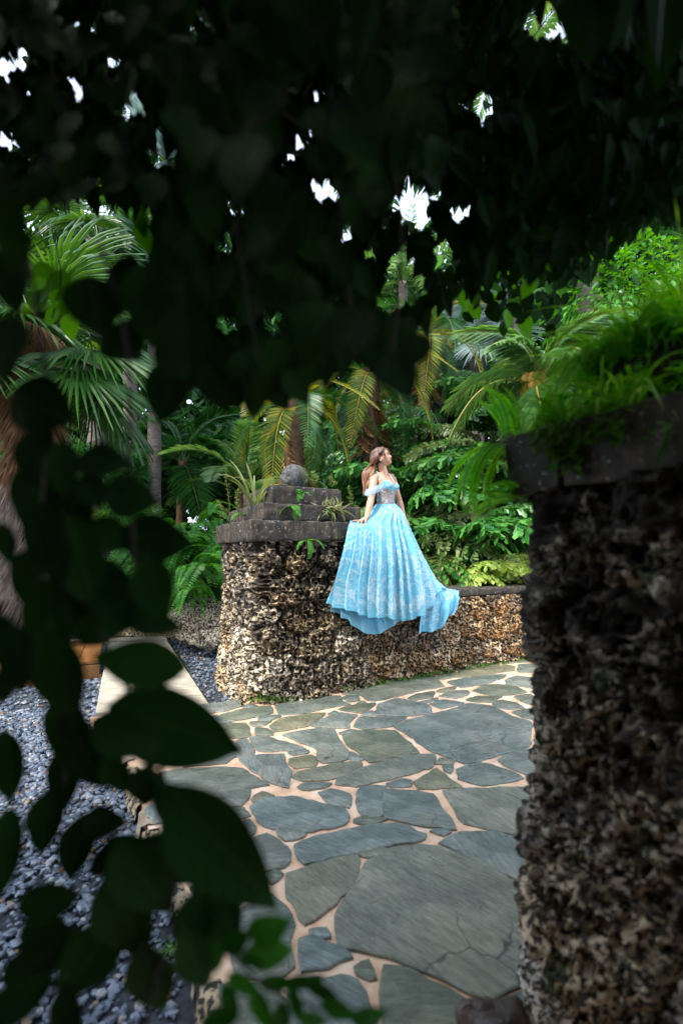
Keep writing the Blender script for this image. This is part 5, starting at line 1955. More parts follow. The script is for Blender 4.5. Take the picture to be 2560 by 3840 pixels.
def head_pt(z, th):
    zs = [-t[0] for t in HT]
    xf, xb, w = (np.interp(-z, zs, [t[k] for t in HT]) for k in (1, 2, 3))
    mid = (xf + xb) / 2 * 0.2
    c, s = np.cos(th), np.sin(th)
    x = np.where(c > 0, mid + (xf - mid) * np.abs(c) ** 0.85, mid - (mid - xb) * np.abs(c) ** 0.95)
    y = w * np.sign(s) * np.abs(s) ** 0.92
    fr = np.clip(c, 0, 1) ** 2
    G = lambda y0, z0, sy, sz: np.exp(-((np.abs(y) - y0) / sy) ** 2 - ((z - z0) / sz) ** 2) * fr
    nose = np.interp(z, [-.050, -.044, -.036, -.028, -.012, .004, .016], [0, .010, .024, .024, .014, .005, 0])
    x = x + nose * np.exp(-(y / np.interp(z, [-.045, -.03, 0], [.016, .014, .008])) ** 2) * fr
    x = x + 0.006 * G(0.013, -.038, .007, .006)                 # nostril wings
    x = x + 0.0075 * G(0, -.0585, .019, .0050) + 0.0075 * G(0, -.0705, .017, .0052) - 0.004 * G(0, -.0645, .024, .0018)
    x = x + 0.009 * G(0, -.094, .018, .012) - 0.004 * G(0, -.081, .02, .005)
    x = x - 0.010 * G(.031, .004, .016, .011) + 0.004 * G(.03, .026, .022, .007)
    x = x + 0.004 * G(.042, -.028, .02, .018)
    return np.stack([x, y, np.broadcast_to(z, x.shape)], -1)


zz = np.concatenate([np.linspace(.116, .02, 26), np.linspace(.017, -.113, 74)])
rings = [head_pt(z, np.arange(72) / 72 * 2 * math.pi) for z in zz]
HM = np.stack([hf, hl, hu], 0)
to_w = lambda p: hc + np.asarray(p) @ HM
V, q, T = loft([to_w(R_) for R_ in rings])
bodyb.add(V, q, T)
# ears
for s in (-1, 1):
    th = np.linspace(0, 2 * math.pi, 15)[:-1]
    pts = np.stack([-0.012 + 0.016 * np.cos(th), np.full(14, 0.0), -0.022 + 0.028 * np.sin(th)], 1)
    pts[:, 1] = s * (0.074 + 0.010 * (np.cos(th) < 0))
    limb(bodyb, [to_w(p) for p in np.concatenate([pts, pts[:1]])], [.0055, .0055], 20, 6)
    limb(bodyb, [to_w((-.012, s * .070, -.012)), to_w((-.008, s * .074, -.042))], [.009, .009], 5, 8)

raw = bodyb.data('body', M['skin'])
tmp = obj('body', raw, woman)
md_ = tmp.modifiers.new('remesh', 'REMESH')
md_.mode = 'VOXEL'
md_.voxel_size = 0.0034
md_.use_smooth_shade = True
sm_ = tmp.modifiers.new('smooth', 'SMOOTH')
sm_.factor = 0.5
sm_.iterations = 3
dg = bpy.context.evaluated_depsgraph_get()
bme = bpy.data.meshes.new_from_object(tmp.evaluated_get(dg))
bme.name = 'body'
tmp.modifiers.clear()
tmp.data = bme
bme.materials.clear()
bme.materials.append(M['skin'])
bme.materials.append(M['lips'])
nv = len(bme.vertices)
co = np.zeros(nv * 3, np.float32)
bme.vertices.foreach_get('co', co)
co = co.reshape(-1, 3)
loc_h = (co - hc) @ HM.T
isl = (loc_h[:, 0] > .078) & (np.abs(loc_h[:, 1]) < .022 - 0.9 * np.abs(loc_h[:, 2] + .0645)) & (loc_h[:, 2] < -.053) & (loc_h[:, 2] > -.077)
npol = len(bme.polygons)
lt = np.zeros(npol, np.int32)
ls = np.zeros(npol, np.int32)
bme.polygons.foreach_get('loop_start', ls)
vi = np.zeros(len(bme.loops), np.int32)
bme.loops.foreach_get('vertex_index', vi)
bme.polygons.foreach_set('material_index', isl[vi[ls]].astype(np.int32))
bme.polygons.foreach_set('use_smooth', np.ones(npol, bool))
bme.update()
body = tmp

# eyes, brows, lashes
for s in (-1, 1):
    b_ = bmesh.new()
    bmesh.ops.create_uvsphere(b_, u_segments=16, v_segments=12, radius=0.0118)
    me = bpy.data.meshes.new('eye')
    b_.to_mesh(me)
    b_.free()
    me.materials.append(M['eye_white'])
    ec = to_w((.0672, s * .031, .003))
    e = obj('eye', me, woman, ec)
    mb = MB()
    gaze = nrm(hf + 0.1 * UPV)
    mb.tube([ec + gaze * 0.0080, ec + gaze * 0.0126], [0.0085, 0.0058], 12)
    mb.build('iris', M['iris'], e).location = [-float(a) for a in ec]
    mb = MB()
    t = np.linspace(-1, 1, 9)
    mb.tube(np.array([to_w((.0815 - .010 * (q * s * .5 + .5) ** 2 - .004, s * .031 + .016 * q, .0095 - .004 * q * q)) for q in t]), 0.0016, 5)
    mb.build('eyelash', M['iris'], woman)
    mb = MB()
    mb.tube(np.array([to_w((.0895 - .012 * (q * s * .5 + .5) ** 2, s * .033 + .021 * q, .024 + .004 * (1 - q * q))) for q in t]), np.array([.0012, .002, .0024, .0026, .0026, .0026, .0024, .002, .0012]), 5)
    mb.build('eyebrow', M['brow'], woman)
for (p, d, n_, r_) in nails:
    mb = MB()
    mb.tube([p + n_ * r_ * 0.35 - d * 0.006, p + n_ * r_ * 0.25 + d * 0.012], [r_ * .75, r_ * .5], 8)
    mb.build('fingernail', M['nail'], woman)

# hair: a cap plus many locks falling down the back
hb = MB()
nz_, nt_ = 18, 40
capP = []
for i in range(nz_):
    ph = i / (nz_ - 1)
    row = []
    for j in range(nt_):
        th = j / nt_ * 2 * math.pi
        zmin = np.interp(abs(((th + math.pi) % (2 * math.pi)) - math.pi), [0, .55, .95, 1.3, 1.7, 2.2, math.pi], [.070, .066, .040, .010, -.035, -.075, -.095])
        z = .118 + (zmin - .118) * ph
        p = head_pt(min(z, .1155), np.array([th]))[0]
        rad_ = nrm(np.array([p[0], p[1], p[2] * .6]))
        vol = 0.014 + 0.012 * max(0, -math.cos(th)) + 0.010 * max(0, p[2]) / .1
        row.append(to_w(p + rad_ * 0.45 * vol * (0.35 + 0.65 * math.sin(min(1, (1.02 - ph) * 2.2) * math.pi / 2))))
    capP.append(row)
capP = np.array(capP)
gq = []
for i in range(nz_ - 1):
    for j in range(nt_):
        gq.append((i * nt_ + j, (i + 1) * nt_ + j, (i + 1) * nt_ + (j + 1) % nt_, i * nt_ + (j + 1) % nt_))
hb.add(capP.reshape(-1, 3), gq)
r = np.random.default_rng(88)


def lock(mb, pts, w0, wave=0.006, ph=0.0, n=26, flat=0.45):
    P = catmull(pts, n)
    t = np.linspace(0, 1, n)
    tan = nrm(np.gradient(P, axis=0))
    a = nrm(np.cross(tan, np.array([0.2, -1.0, 0.1])))
    b = np.cross(tan, a)
    amp = wave * np.clip(t - .3, 0, 1) * 1.6
    P = P + a * (amp * np.sin(t * 17 + ph))[:, None] + b * (amp * np.cos(t * 17 + ph))[:, None]
    mb.tube(P, w0 * np.interp(t, [0, .15, .7, .92, 1], [.55, 1, 1, .6, .1]), 5)


# back hair: from the parting over the crown, down the back in loose waves
for i in range(640):
    sd_ = 1 if r.random() < .5 else -1
    ph_ = math.pi - sd_ * 1.65 * r.random() ** 0.8
    lay = r.random()
    o_ = lambda z, th, e: to_w((lambda p: p + nrm(np.array([p[0], p[1], p[2] * .6])) * e)(head_pt(z, np.array([th]))[0]))
    e = 0.012 + 0.016 * lay
    p0 = o_(.1155, ph_, .010 + .006 * lay)
    p1 = o_(.088, ph_, e)
    p2 = o_(.045, ph_ * .92 + math.pi * .08, e + .006)
    p3 = o_(-.02, ph_ * .82 + math.pi * .18, e + .016) + np.array([-0.020, 0, -0.01])
    k = np.clip(0.5 - 0.5 * math.sin(ph_ - math.pi) * 1.0 + 0.25 * (r.random() - .5), 0, 1)     # 1 = camera side
    q = r.random()
    fx = 1366 + 40 * q
    mid = px(fx - 1, 1764 + 8 * (r.random() - .5), 5.47 - 0.16 * k)
    mid2 = px(1362 + 33 * q, 1806, 5.46 - 0.16 * k)
    lo = r.random() ** 0.8
    end = px(1358 + 30 * q, 1816 + 48 * lo * (1 - .5 * q), 5.44 - 0.14 * k)
    lock(hb, [p0, p1, p2, p3, mid, mid2, end], 0.0030 + 0.0022 * r.random(), 0.016, 9 * q + 0.8 * r.random(), 30)
# side sweep from the forehead over the temple, above the ear, to the back
for s in (-1, 1):
    for i in range(260):
        t = r.random()
        o_ = lambda z, th, e: to_w((lambda p: p + nrm(np.array([p[0], p[1], p[2] * .6])) * e)(head_pt(z, np.array([s * th]))[0]))
        e = .010 + .010 * r.random()
        end = px(1399 + 8 * r.random(), 1752 + 20 * r.random(), 5.34 + 0.06 * r.random()) if s < 0 else to_w((-.10, .03, -.12))
        lock(hb, [o_(.112 - .042 * t, .15 + .85 * t, .007), o_(.094 - .046 * t, .75 + .45 * t, e), o_(.078 - .050 * t, 1.35 + .25 * t, e + .003), o_(.060 - .047 * t, 1.95 + .15 * t, e + .004), o_(-.005 - .03 * t, 2.45, e + .006), end], 0.0030 + .0016 * r.random(), 0.003, r.random() * 6, 22)
# loose face-framing strands
for (pts, w) in (([to_w(head_pt(.066, np.array([-.85]))[0] * 1.06), to_w((.055, -.076, .0)), to_w((.045, -.078, -.05)), px(1437, 1757, 5.28), px(1440, 1772, 5.27), px(1446, 1791, 5.27)], .0042),
                 ([to_w(head_pt(.066, np.array([-.95]))[0] * 1.06), to_w((.045, -.08, .0)), to_w((.03, -.082, -.05)), px(1433, 1755, 5.28), px(1440, 1768, 5.28), px(1441, 1783, 5.28)], .0040),
                 ([to_w(head_pt(.07, np.array([.55]))[0] * 1.06), to_w((.088, .055, .02)), to_w((.075, .066, -.04)), px(1466, 1748, 5.45), px(1459, 1765, 5.45), px(1470, 1785, 5.45)], .0055),
                 ([to_w(head_pt(.07, np.array([.65]))[0] * 1.06), to_w((.08, .06, .02)), to_w((.06, .07, -.05)), px(1462, 1752, 5.46), px(1454, 1768, 5.46), px(1454, 1780, 5.46)], .006),
                 ([to_w(head_pt(.088, np.array([.25]))[0] * 1.05), to_w((.096, .02, .062)), to_w((.098, .045, .035)), to_w((.088, .06, .0)), px(1464, 1745, 5.45)], .006)):
    for e in range(3):
        lock(hb, [np.asarray(p) + 0.003 * r.normal(size=3) for p in pts], w * 0.7, 0.005, r.random() * 6)
hair = hb.build('hair', M['hair'], woman)

# earring
er = MB()
e0 = to_w((-.010, -.083, -.052))
er.tube([e0, e0 - (0, 0, 0.02)], 0.0012, 5)
earring = er.build('earring', M['silver_metal'], woman)
b_ = bmesh.new()
bmesh.ops.create_icosphere(b_, subdivisions=1, radius=0.0065)
for v in b_.verts:
    v.co.z *= 1.3
me = bpy.data.meshes.new('gem')
b_.to_mesh(me)
b_.free()
me.materials.append(M['sapphire'])
obj('gem', me, earring, e0 - (0, 0, 0.028))

# --- gown
gown = obj('gown', None, woman)
# bodice: cups with a sweetheart neckline, sheer middle
n = 96
zs_ = np.linspace(1.985, 2.285, 34)
rows = []
for z in zs_:
    rows.append(torso_ring(z, 0.007, n))
R = np.stack(rows)
th = np.arange(n) / n * 2 * math.pi
latn = np.sin(th)
# top edge height by angle: dip between the cups, high at the cup tops, low under the arms and at the back
topz = np.interp(np.abs(((th + math.pi) % (2 * math.pi)) - math.pi), [0, .10, .45, .75, 1.2, 1.7, math.pi], [2.205, 2.215, 2.268, 2.262, 2.235, 2.215, 2.19])
botz = np.interp(np.abs(((th + math.pi) % (2 * math.pi)) - math.pi), [0, .2, .5, .9, 1.3, math.pi], [2.165, 2.150, 2.148, 2.165, 2.19, 2.0])
cup, shr = [], []
m = 14
for j in range(n):
    f = lambda z: np.array([np.interp(z, zs_, R[:, j, k]) for k in range(3)])
    cup.append([f(z) for z in np.linspace(botz[j], topz[j], m)])
    shr.append([f(z) - (f(z) - torso_c(z)) * 0.02 for z in np.linspace(1.985, botz[j] + 0.004, m)])
cup = np.array(cup)
shr = np.array(shr)
gqc = grid_quads(n, m, True)
mk('bodice_cups', cup.reshape(-1, 3), gqc, M['gown'], gown)
mk('sheer_panel', shr.reshape(-1, 3), gqc, M['panel'], gown)


def sprig(mb, f, a, b, ang, size, r, leaves=9, lw=0.3, lift=0.004, au=1.0):
    """A stem with paired leaves drawn on a surface f(a, b) (vectorised), in surface metres; au scales metres to a, b."""
    L = size
    t = np.linspace(0, 1, leaves)
    curve = (r.random() - .5) * 2.2
    an = ang + curve * t
    st = np.stack([np.cumsum(np.cos(an)), np.cumsum(np.sin(an))], 1) * (L / leaves)
    pts2, dirs, lens = [], [], []
    for k in range(leaves):
        for s in (-1, 1):
            pts2.append(st[k])
            dirs.append(an[k] + s * 0.75)
            lens.append(L * (0.24 - 0.10 * k / leaves) * (0.8 + .5 * r.random()))
    pts2, dirs, lens = np.array(pts2), np.array(dirs), np.array(lens)
    d = np.stack([np.cos(dirs), np.sin(dirs)], 1)
    pr = np.stack([-d[:, 1], d[:, 0]], 1)
    q4 = np.stack([pts2, pts2 + d * lens[:, None] * .5 - pr * lens[:, None] * lw * .5, pts2 + d * lens[:, None], pts2 + d * lens[:, None] * .5 + pr * lens[:, None] * lw * .5], 1)
    # the stem as a thin ribbon
    nn_ = np.stack([-np.sin(an), np.cos(an)], 1) * 0.0017
    s4 = np.stack([st[:-1] - nn_[:-1], st[1:] - nn_[1:], st[1:] + nn_[1:], st[:-1] + nn_[:-1]], 1)
    al = np.concatenate([q4, s4]).reshape(-1, 2)
    P = f(a, b, al, lift)
    if P is None:
        return
    k = np.arange(len(P) // 4)[:, None] * 4
    mb.add(P, k + np.array([[0, 1, 2, 3]]))


def grid_surface(G, close=True):
    """Sampler of a grid (na x nb): offsets given in metres are turned into grid steps."""
    na, nb = G.shape[:2]
    Gc = np.concatenate([G, G[:1]], 0) if close else G

    def samp(a, b):
        a = a % na if close else np.clip(a, 0, na - 1.001)
        b = np.clip(b, 0, nb - 1.001)
        i, j = np.floor(a).astype(int), np.floor(b).astype(int)
        fa, fb = (a - i)[:, None], (b - j)[:, None]
        return (Gc[i, j] * (1 - fa) * (1 - fb) + Gc[i + 1, j] * fa * (1 - fb) + Gc[i, j + 1] * (1 - fa) * fb + Gc[i + 1, j + 1] * fa * fb)

    def f(a, b, al, lift):
        aa, bb = np.array([a, a + 1.0, a]), np.array([b, b, b + 1.0])
        if b + 1 >= nb:
            bb[2] = b - 1.0
        p = samp(aa, bb)
        la = np.linalg.norm(p[1] - p[0]) + 1e-6
        lb = np.linalg.norm(p[2] - p[0]) + 1e-6
        A_, B_ = a + al[:, 0] / la, b + al[:, 1] / lb
        if B_.min() < 0 or B_.max() > nb - 1:
            return None
        q = samp(A_, B_)
        e = 0.4
        n1 = samp(A_ + e, B_) - samp(A_ - e, B_)
        n2 = samp(A_, B_ + e) - samp(A_, B_ - e)
        nn = nrm(np.cross(n1, n2))
        return q + nn * lift
    return f


# skirt: rings of ten anchors, left - front - right - back
P_ = px
RINGS = [
    [tuple(to_fin(q)) for q in ((.418, 5.42, 2.005), (.43, 5.34, 2.0), (.46, 5.29, 1.995), (.525, 5.285, 1.99), (.58, 5.31, 1.995), (.625, 5.345, 2.0), (.645, 5.40, 2.005), (.61, 5.47, 2.01), (.53, 5.51, 2.015), (.45, 5.49, 2.01))],
    [(.29, 5.24, 1.85), (.30, 5.08, 1.845), (.38, 5.00, 1.86), (.50, 4.99, 1.87), (.61, 5.04, 1.87), (.69, 5.15, 1.87), (.705, 5.31, 1.87), (.67, 5.48, 1.88), (.53, 5.56, 1.89), (.37, 5.46, 1.87)],
    [(.17, 5.04, 1.772), (.135, 4.83, 1.745), (.245, 4.835, 1.752), (.43, 4.84, 1.75), (.60, 4.93, 1.74), (.72, 5.10, 1.735), (.765, 5.34, 1.75), (.74, 5.58, 1.76), (.54, 5.70, 1.78), (.30, 5.50, 1.78)],
    [(.13, 4.94, 1.757), (.098, 4.72, 1.715), (.23, 4.73, 1.68), (.42, 4.77, 1.63), (.62, 4.87, 1.60), (.765, 5.06, 1.60), (.835, 5.33, 1.60), (.81, 5.62, 1.62), (.55, 5.80, 1.63), (.27, 5.58, 1.65)],
    [(.07, 4.78, 1.50), (.05, 4.60, 1.45), (.20, 4.62, 1.42), (.42, 4.69, 1.40), (.64, 4.82, 1.38), (.83, 5.01, 1.38), (.94, 5.32, 1.38), (.92, 5.70, 1.38), (.56, 5.95, 1.38), (.22, 5.45, 1.42)],
    [(.00, 4.72, 1.18), (-.045, 4.57, 1.13), (.15, 4.57, 1.08), (.40, 4.66, 1.05), (.66, 4.80, 1.03), (.90, 4.98, 1.05), (1.07, 5.28, 1.12), (1.08, 5.75, 1.10), (.57, 6.05, 1.10), (.18, 5.40, 1.15)],
    [tuple(P_(1238, 2258, 4.62)), tuple(P_(1250, 2272, 4.53)), tuple(P_(1335, 2300, 4.54)), tuple(P_(1425, 2318, 4.66)), tuple(P_(1520, 2322, 4.82)), tuple(P_(1592, 2300, 4.98)), tuple(P_(1648, 2216, 5.25)), (1.25, 5.75, .985), (.58, 6.15, .985), (.14, 5.40, .99)],
]
RINGS = np.array(RINGS)
NA, NB = 320, 90
anch = np.stack([catmull(RINGS[k], NA, True) for k in range(len(RINGS))])       # rings x NA x 3
tt = np.linspace(0, 1, NB)
lev = np.linspace(0, 1, len(RINGS))
G = catmull(anch, NB)                                                            # NB x NA x 3
G = np.swapaxes(G, 0, 1)                                                         # NA x NB x 3


def pleat(G, amp0, amp1, seed, nf=21, sharp=1.6):
    na, nb = G.shape[:2]
    r = np.random.default_rng(seed)
    u = np.linspace(0, 1, na, endpoint=False)
    t = np.linspace(0, 1, nb)
    ph = np.cumsum(0.55 + 0.9 * r.random(nf))
    ph = ph / ph[-1]
    x = np.interp(u, np.concatenate([[0], ph]), np.arange(nf + 1))
    am = 0.5 + 1.0 * r.random(nf + 1)
    am[-1] = am[0]
    A_ = np.interp(x, np.arange(nf + 1), am)
    prof = np.abs(np.cos(np.pi * x)) ** sharp * 2 - 1
    prof = -prof
    sec = 0.25 * np.cos(4 * np.pi * x + 1.0)
    ctr = G.mean(0, keepdims=True)
    d = G - ctr
    d[..., 2] = 0
    d = nrm(d)
    amp = amp0 + (amp1 - amp0) * t ** 0.8
    drift = 0.0
    return G - d * ((prof * A_)[:, None] * amp[None] + sec[:, None] * amp[None] * np.sin(t * 3.0)[None])[..., None] * -1


Gs = pleat(G, 0.007, 0.036, 5, 18, 1.2)
# a wavy hem
hemw = 0.010 * np.sin(np.linspace(0, 2 * math.pi * 7, NA, endpoint=False)) * 1
Gs[:, :, 2] += hemw[:, None] * (tt[None] ** 6)
skirt = mk('skirt', Gs.reshape(-1, 3), grid_quads(NA, NB, True), M['gown'], gown)
# satin and tulle layers showing below the hem in front
UH = np.array([tuple(P_(1243, 2275, 4.66)), tuple(P_(1262, 2300, 4.575)), tuple(P_(1303, 2328, 4.56)), tuple(P_(1345, 2362, 4.60)), tuple(P_(1398, 2380, 4.68)), tuple(P_(1446, 2366, 4.74)),
               tuple(P_(1490, 2336, 4.82)), tuple(P_(1560, 2312, 4.95)), (1.0, 5.28, 1.0), (1.0, 5.7, 1.0), (.57, 6.0, 1.0), (.2, 5.4, 1.0)])
UT = np.array([(-.0, 4.80, 1.25), (.0, 4.68, 1.22), (.06, 4.66, 1.2), (.14, 4.66, 1.18), (.24, 4.69, 1.16), (.34, 4.73, 1.14), (.46, 4.78, 1.12), (.66, 4.88, 1.1), (.95, 5.28, 1.15), (.95, 5.7, 1.15), (.57, 5.95, 1.15), (.22, 5.38, 1.2)])
ug = np.stack([catmull(UT, 240, True), catmull(UT * .5 + UH * .5 + (0, 0, 0.02), 240, True), catmull(UH, 240, True)])
ug = np.swapaxes(catmull(ug, 26), 0, 1)
ug = pleat(ug, 0.010, 0.020, 9, 13, 1.1)
mk('tulle_hem', ug.reshape(-1, 3), grid_quads(240, 26, True), M['sheer'], gown)
ug2 = np.stack([catmull(UT, 240, True), catmull(UT * .5 + UH * .5, 240, True), catmull(UH * (1, 1, 1) + (0.02, 0.06, 0.075), 240, True)])
ug2 = np.swapaxes(catmull(ug2, 26), 0, 1)
ug2 = pleat(ug2, 0.012, 0.030, 11, 19, 1.2)
mk('satin_lining', ug2.reshape(-1, 3), grid_quads(240, 26, True), M['satin'], gown)
# train over the wall cap at the right
TR = np.array([
    [P_(1598, 2192, 5.42), P_(1630, 2203, 5.44), P_(1662, 2206, 5.50), P_(1695, 2210, 5.56), P_(1722, 2214, 5.60)],
    [P_(1588, 2240, 5.22), P_(1620, 2242, 5.24), P_(1660, 2234, 5.32), P_(1700, 2228, 5.38), P_(1721, 2226, 5.45)],
    [P_(1578, 2290, 5.14), P_(1606, 2292, 5.15), P_(1650, 2280, 5.24), P_(1690, 2262, 5.32), P_(1716, 2250, 5.38)],
    [P_(1571, 2335, 5.09), P_(1600, 2332, 5.11), P_(1648, 2318, 5.22), P_(1684, 2296, 5.29), P_(1708, 2276, 5.35)],
    [P_(1568, 2374, 5.06), P_(1600, 2368, 5.08), P_(1642, 2362, 5.20), P_(1660, 2322, 5.27), P_(1698, 2298, 5.33)]], float)
tg = np.swapaxes(catmull(np.swapaxes(catmull(TR, 40), 0, 1), 60), 0, 1)          # 40 x 60
uu = np.linspace(0, 1, 60)[None]
vv = np.linspace(0, 1, 40)[:, None]
off = 0.030 * np.sin(uu * 19 + 2.0 * vv) * (0.25 + vv) + 0.012 * np.sin(uu * 41 + 1)
tg[..., 1] -= off
tg[..., 0] += 0.01 * np.sin(uu * 23)
train = mk('train', tg.reshape(-1, 3), grid_quads(40, 60), M['gown'], gown)
tg2 = tg[14:, 30:].copy()
tg2[..., 0] += 0.012
tg2[..., 1] -= 0.02
mk('tulle_train', tg2.reshape(-1, 3), grid_quads(tg2.shape[0], tg2.shape[1]), M['sheer'], gown)

# embroidery: white leafy sprigs sewn on skirt, train and bodice
eb = MB()
r = np.random.default_rng(99)
fs = grid_surface(Gs)
ea = np.linalg.norm(np.roll(Gs, -1, 0) - Gs, axis=2)
ebl = np.linalg.norm(np.gradient(Gs, axis=1), axis=2)
wgt = (ea * ebl).ravel()
wgt[(np.arange(NA) > NA * .66).repeat(NB)] = 0
pick = r.choice(len(wgt), 900, p=wgt / wgt.sum())
for k in pick:
    a, b = k // NB + r.random(), k % NB
    sprig(eb, fs, a, b, math.pi / 2 + 2.6 * (r.random() - .5), 0.045 + 0.075 * r.random() * (0.4 + b / NB), r, 8, 0.22, -0.004)
for i in range(30):     # denser border at the hem
    sprig(eb, fs, r.random() * NA * 0.64, NB * (0.90 + .07 * r.random()), -math.pi / 2 + 1.6 * (r.random() - .5), 0.13 + .06 * r.random(), r, 9, 0.26, -0.004)
o = eb.build('skirt_embroidery', M['lace'], gown, False)
o['kind'] = 'stuff'
eb = MB()
ft = grid_surface(tg, False)
for i in range(90):
    sprig(eb, ft, 2 + 34 * r.random(), 3 + 52 * r.random(), r.random() * 6.28, 0.05 + .06 * r.random(), r, 6, 0.33, 0.005)
o = eb.build('train_embroidery', M['lace'], gown, False)
o['kind'] = 'stuff'
eb = MB()
fc = grid_surface(cup)
fsh = grid_surface(shr)
for i in range(150):
    sprig(eb, fc, (r.random() - .5) * n * .75, 1 + (m - 3) * r.random(), r.random() * 6.28, 0.022 + .03 * r.random(), r, 5, 0.36, -0.003 if i % 2 else 0.003)
for i in range(130):
    sprig(eb, fsh, (r.random() - .5) * n * .75, 1.5 + (m - 3) * r.random(), r.random() * 6.28, 0.03 + .03 * r.random(), r, 5, 0.5, 0.005 if i % 2 else -0.005)
o = eb.build('bodice_embroidery', M['lace'], gown, False)
o['kind'] = 'stuff'

# straps and the off-shoulder sleeves
for pts in ([px(1411, 1774, 5.30), px(1414, 1770, 5.28), px(1428, 1788, 5.25), px(1441, 1808, 5.245)], [px(1454, 1775, 5.44), px(1458, 1777, 5.41), px(1468, 1791, 5.36), px(1478, 1806, 5.335)]):
    mb = MB()
    mb.tube(catmull(pts, 16), 0.0042, 6)
    mb.build('strap', M['strap'], gown)


def sleeve(path_top, path_bot, nm):
    a = catmull(path_top, 44)
    b = catmull(path_bot, 44)
    s = np.linspace(0, 1, 12)[None, :, None]
    Gg = a[:, None] * (1 - s) + b[:, None] * s
    mid = (a + b) / 2
    outw = nrm(np.cross(np.gradient(mid, axis=0), (b - a)))
    bul = np.sin(np.linspace(0, 1, 12) * math.pi)[None, :, None] * 0.012
    Gg = Gg + outw[:, None] * bul * 0.3
    Gg[..., 2] += 0.003 * np.sin(np.arange(44) * .9)[:, None] * np.linspace(0, 1, 12)[None]
    o = mk(nm, Gg.reshape(-1, 3), grid_quads(44, 12), M['sheer_white'], gown)
    e = MB()
    f = grid_surface(Gg, False)
    rr = np.random.default_rng(5)
    for i in range(75):
        for lf in (0.003, -0.003):
            st = rr.bit_generator.state
            sprig(e, f, 1 + 40 * rr.random(), 0.5 + 9 * rr.random(), rr.random() * 6.28, 0.02 + .03 * rr.random(), rr, 5, 0.38, lf)
    q = e.build('sleeve_embroidery', M['lace'], o, False)
    q['kind'] = 'stuff'
    return o


sleeve([px(1450, 1808, 5.235), px(1432, 1814, 5.19), px(1410, 1821, 5.162), px(1388, 1829, 5.158), px(1373, 1836, 5.21), px(1376, 1836, 5.30), px(1394, 1830, 5.36), px(1412, 1824, 5.42)],
       [px(1440, 1832, 5.225), px(1424, 1843, 5.172), px(1404, 1853, 5.145), px(1383, 1860, 5.140), px(1367, 1859, 5.21), px(1372, 1857, 5.31), px(1392, 1852, 5.36), px(1410, 1848, 5.42)], 'sleeve')
sleeve([px(1480, 1807, 5.33), px(1487, 1811, 5.40), px(1490, 1815, 5.47), px(1486, 1817, 5.56)], [px(1484, 1836, 5.34), px(1489, 1838, 5.40), px(1492, 1842, 5.47), px(1488, 1844, 5.56)], 'sleeve')

BM = Matrix.Translation([float(a) for a in F0 + FD - F0 * FK]) @ Matrix.Scale(FK, 4)
for o in list(woman.children) + list(gown.children):
    if o is gown or o.name.split('.')[0] in ('skirt', 'tulle_hem', 'satin_lining', 'train', 'tulle_train', 'skirt_embroidery', 'train_embroidery'):
        continue
    o.matrix_local = BM @ o.matrix_basis

# ------------------------------------------------------------------ the leafy tree and vines the camera looks out from
HOLES = [(948, 455, 44), (938, 490, 26), (975, 510, 18), (735, 430, 22), (768, 452, 12), (1055, 490, 24), (800, 540, 18), (1100, 265, 20), (1108, 220, 14), (1285, 22, 92), (1225, 70, 26), (1330, 8, 30),
         (310, 250, 34), (300, 215, 16), (20, 160, 32), (45, 130, 20), (70, 220, 12), (115, 150, 10), (178, 185, 16), (185, 225, 14), (12, 325, 28), (170, 45, 22), (200, 55, 18), (160, 30, 16), (215, 15, 14), (435, 55, 14), (262, 145, 16),
         (732, 215, 16), (660, 375, 12), (690, 330, 10), (375, 355, 40), (510, 570, 22), (545, 480, 14), (250, 520, 70), (200, 570, 60), (110, 550, 46), (325, 500, 30), (335, 560, 24), (290, 610, 40), (60, 600, 30),
         (300, 720, 36), (520, 750, 30), (625, 745, 22), (920, 600, 34), (930, 660, 56), (900, 690, 40), (1010, 560, 20), (770, 690, 8), (230, 270, 12), (225, 400, 14), (65, 370, 10), (510, 45, 10), (1020, 590, 26), (720, 620, 10), (1000, 455, 10), (870, 520, 10), (845, 590, 9)]


def in_poly(U, V_, poly):
    poly = np.asarray(poly, float)
    ins = np.zeros(len(U), bool)
    j = len(poly) - 1
    for i in range(len(poly)):
        xi, yi = poly[i]
        xj, yj = poly[j]
        c = ((yi > V_) != (yj > V_)) & (U < (xj - xi) * (V_ - yi) / (yj - yi + 1e-9) + xi)
        ins ^= c
        j = i
    return ins


def hole_mask(U, V_, pad):
    ok = np.ones(len(U), bool)
    for (a, b, r) in HOLES:
        ok &= (U - a) ** 2 + (V_ - b) ** 2 > (r * 0.75 + pad * 0.5) ** 2
    return ok


BOUND_U = [-400, 0, 60, 130, 330, 370, 420, 520, 600, 690, 760, 850, 940, 965, 1000, 1060, 1130, 1200, 1300, 1380, 1460, 1568, 2200]
BOUND_V = [500, 470, 480, 470, 500, 720, 860, 910, 900, 840, 800, 830, 800, 740, 690, 700, 690, 660, 650, 600, 560, 530, 420]


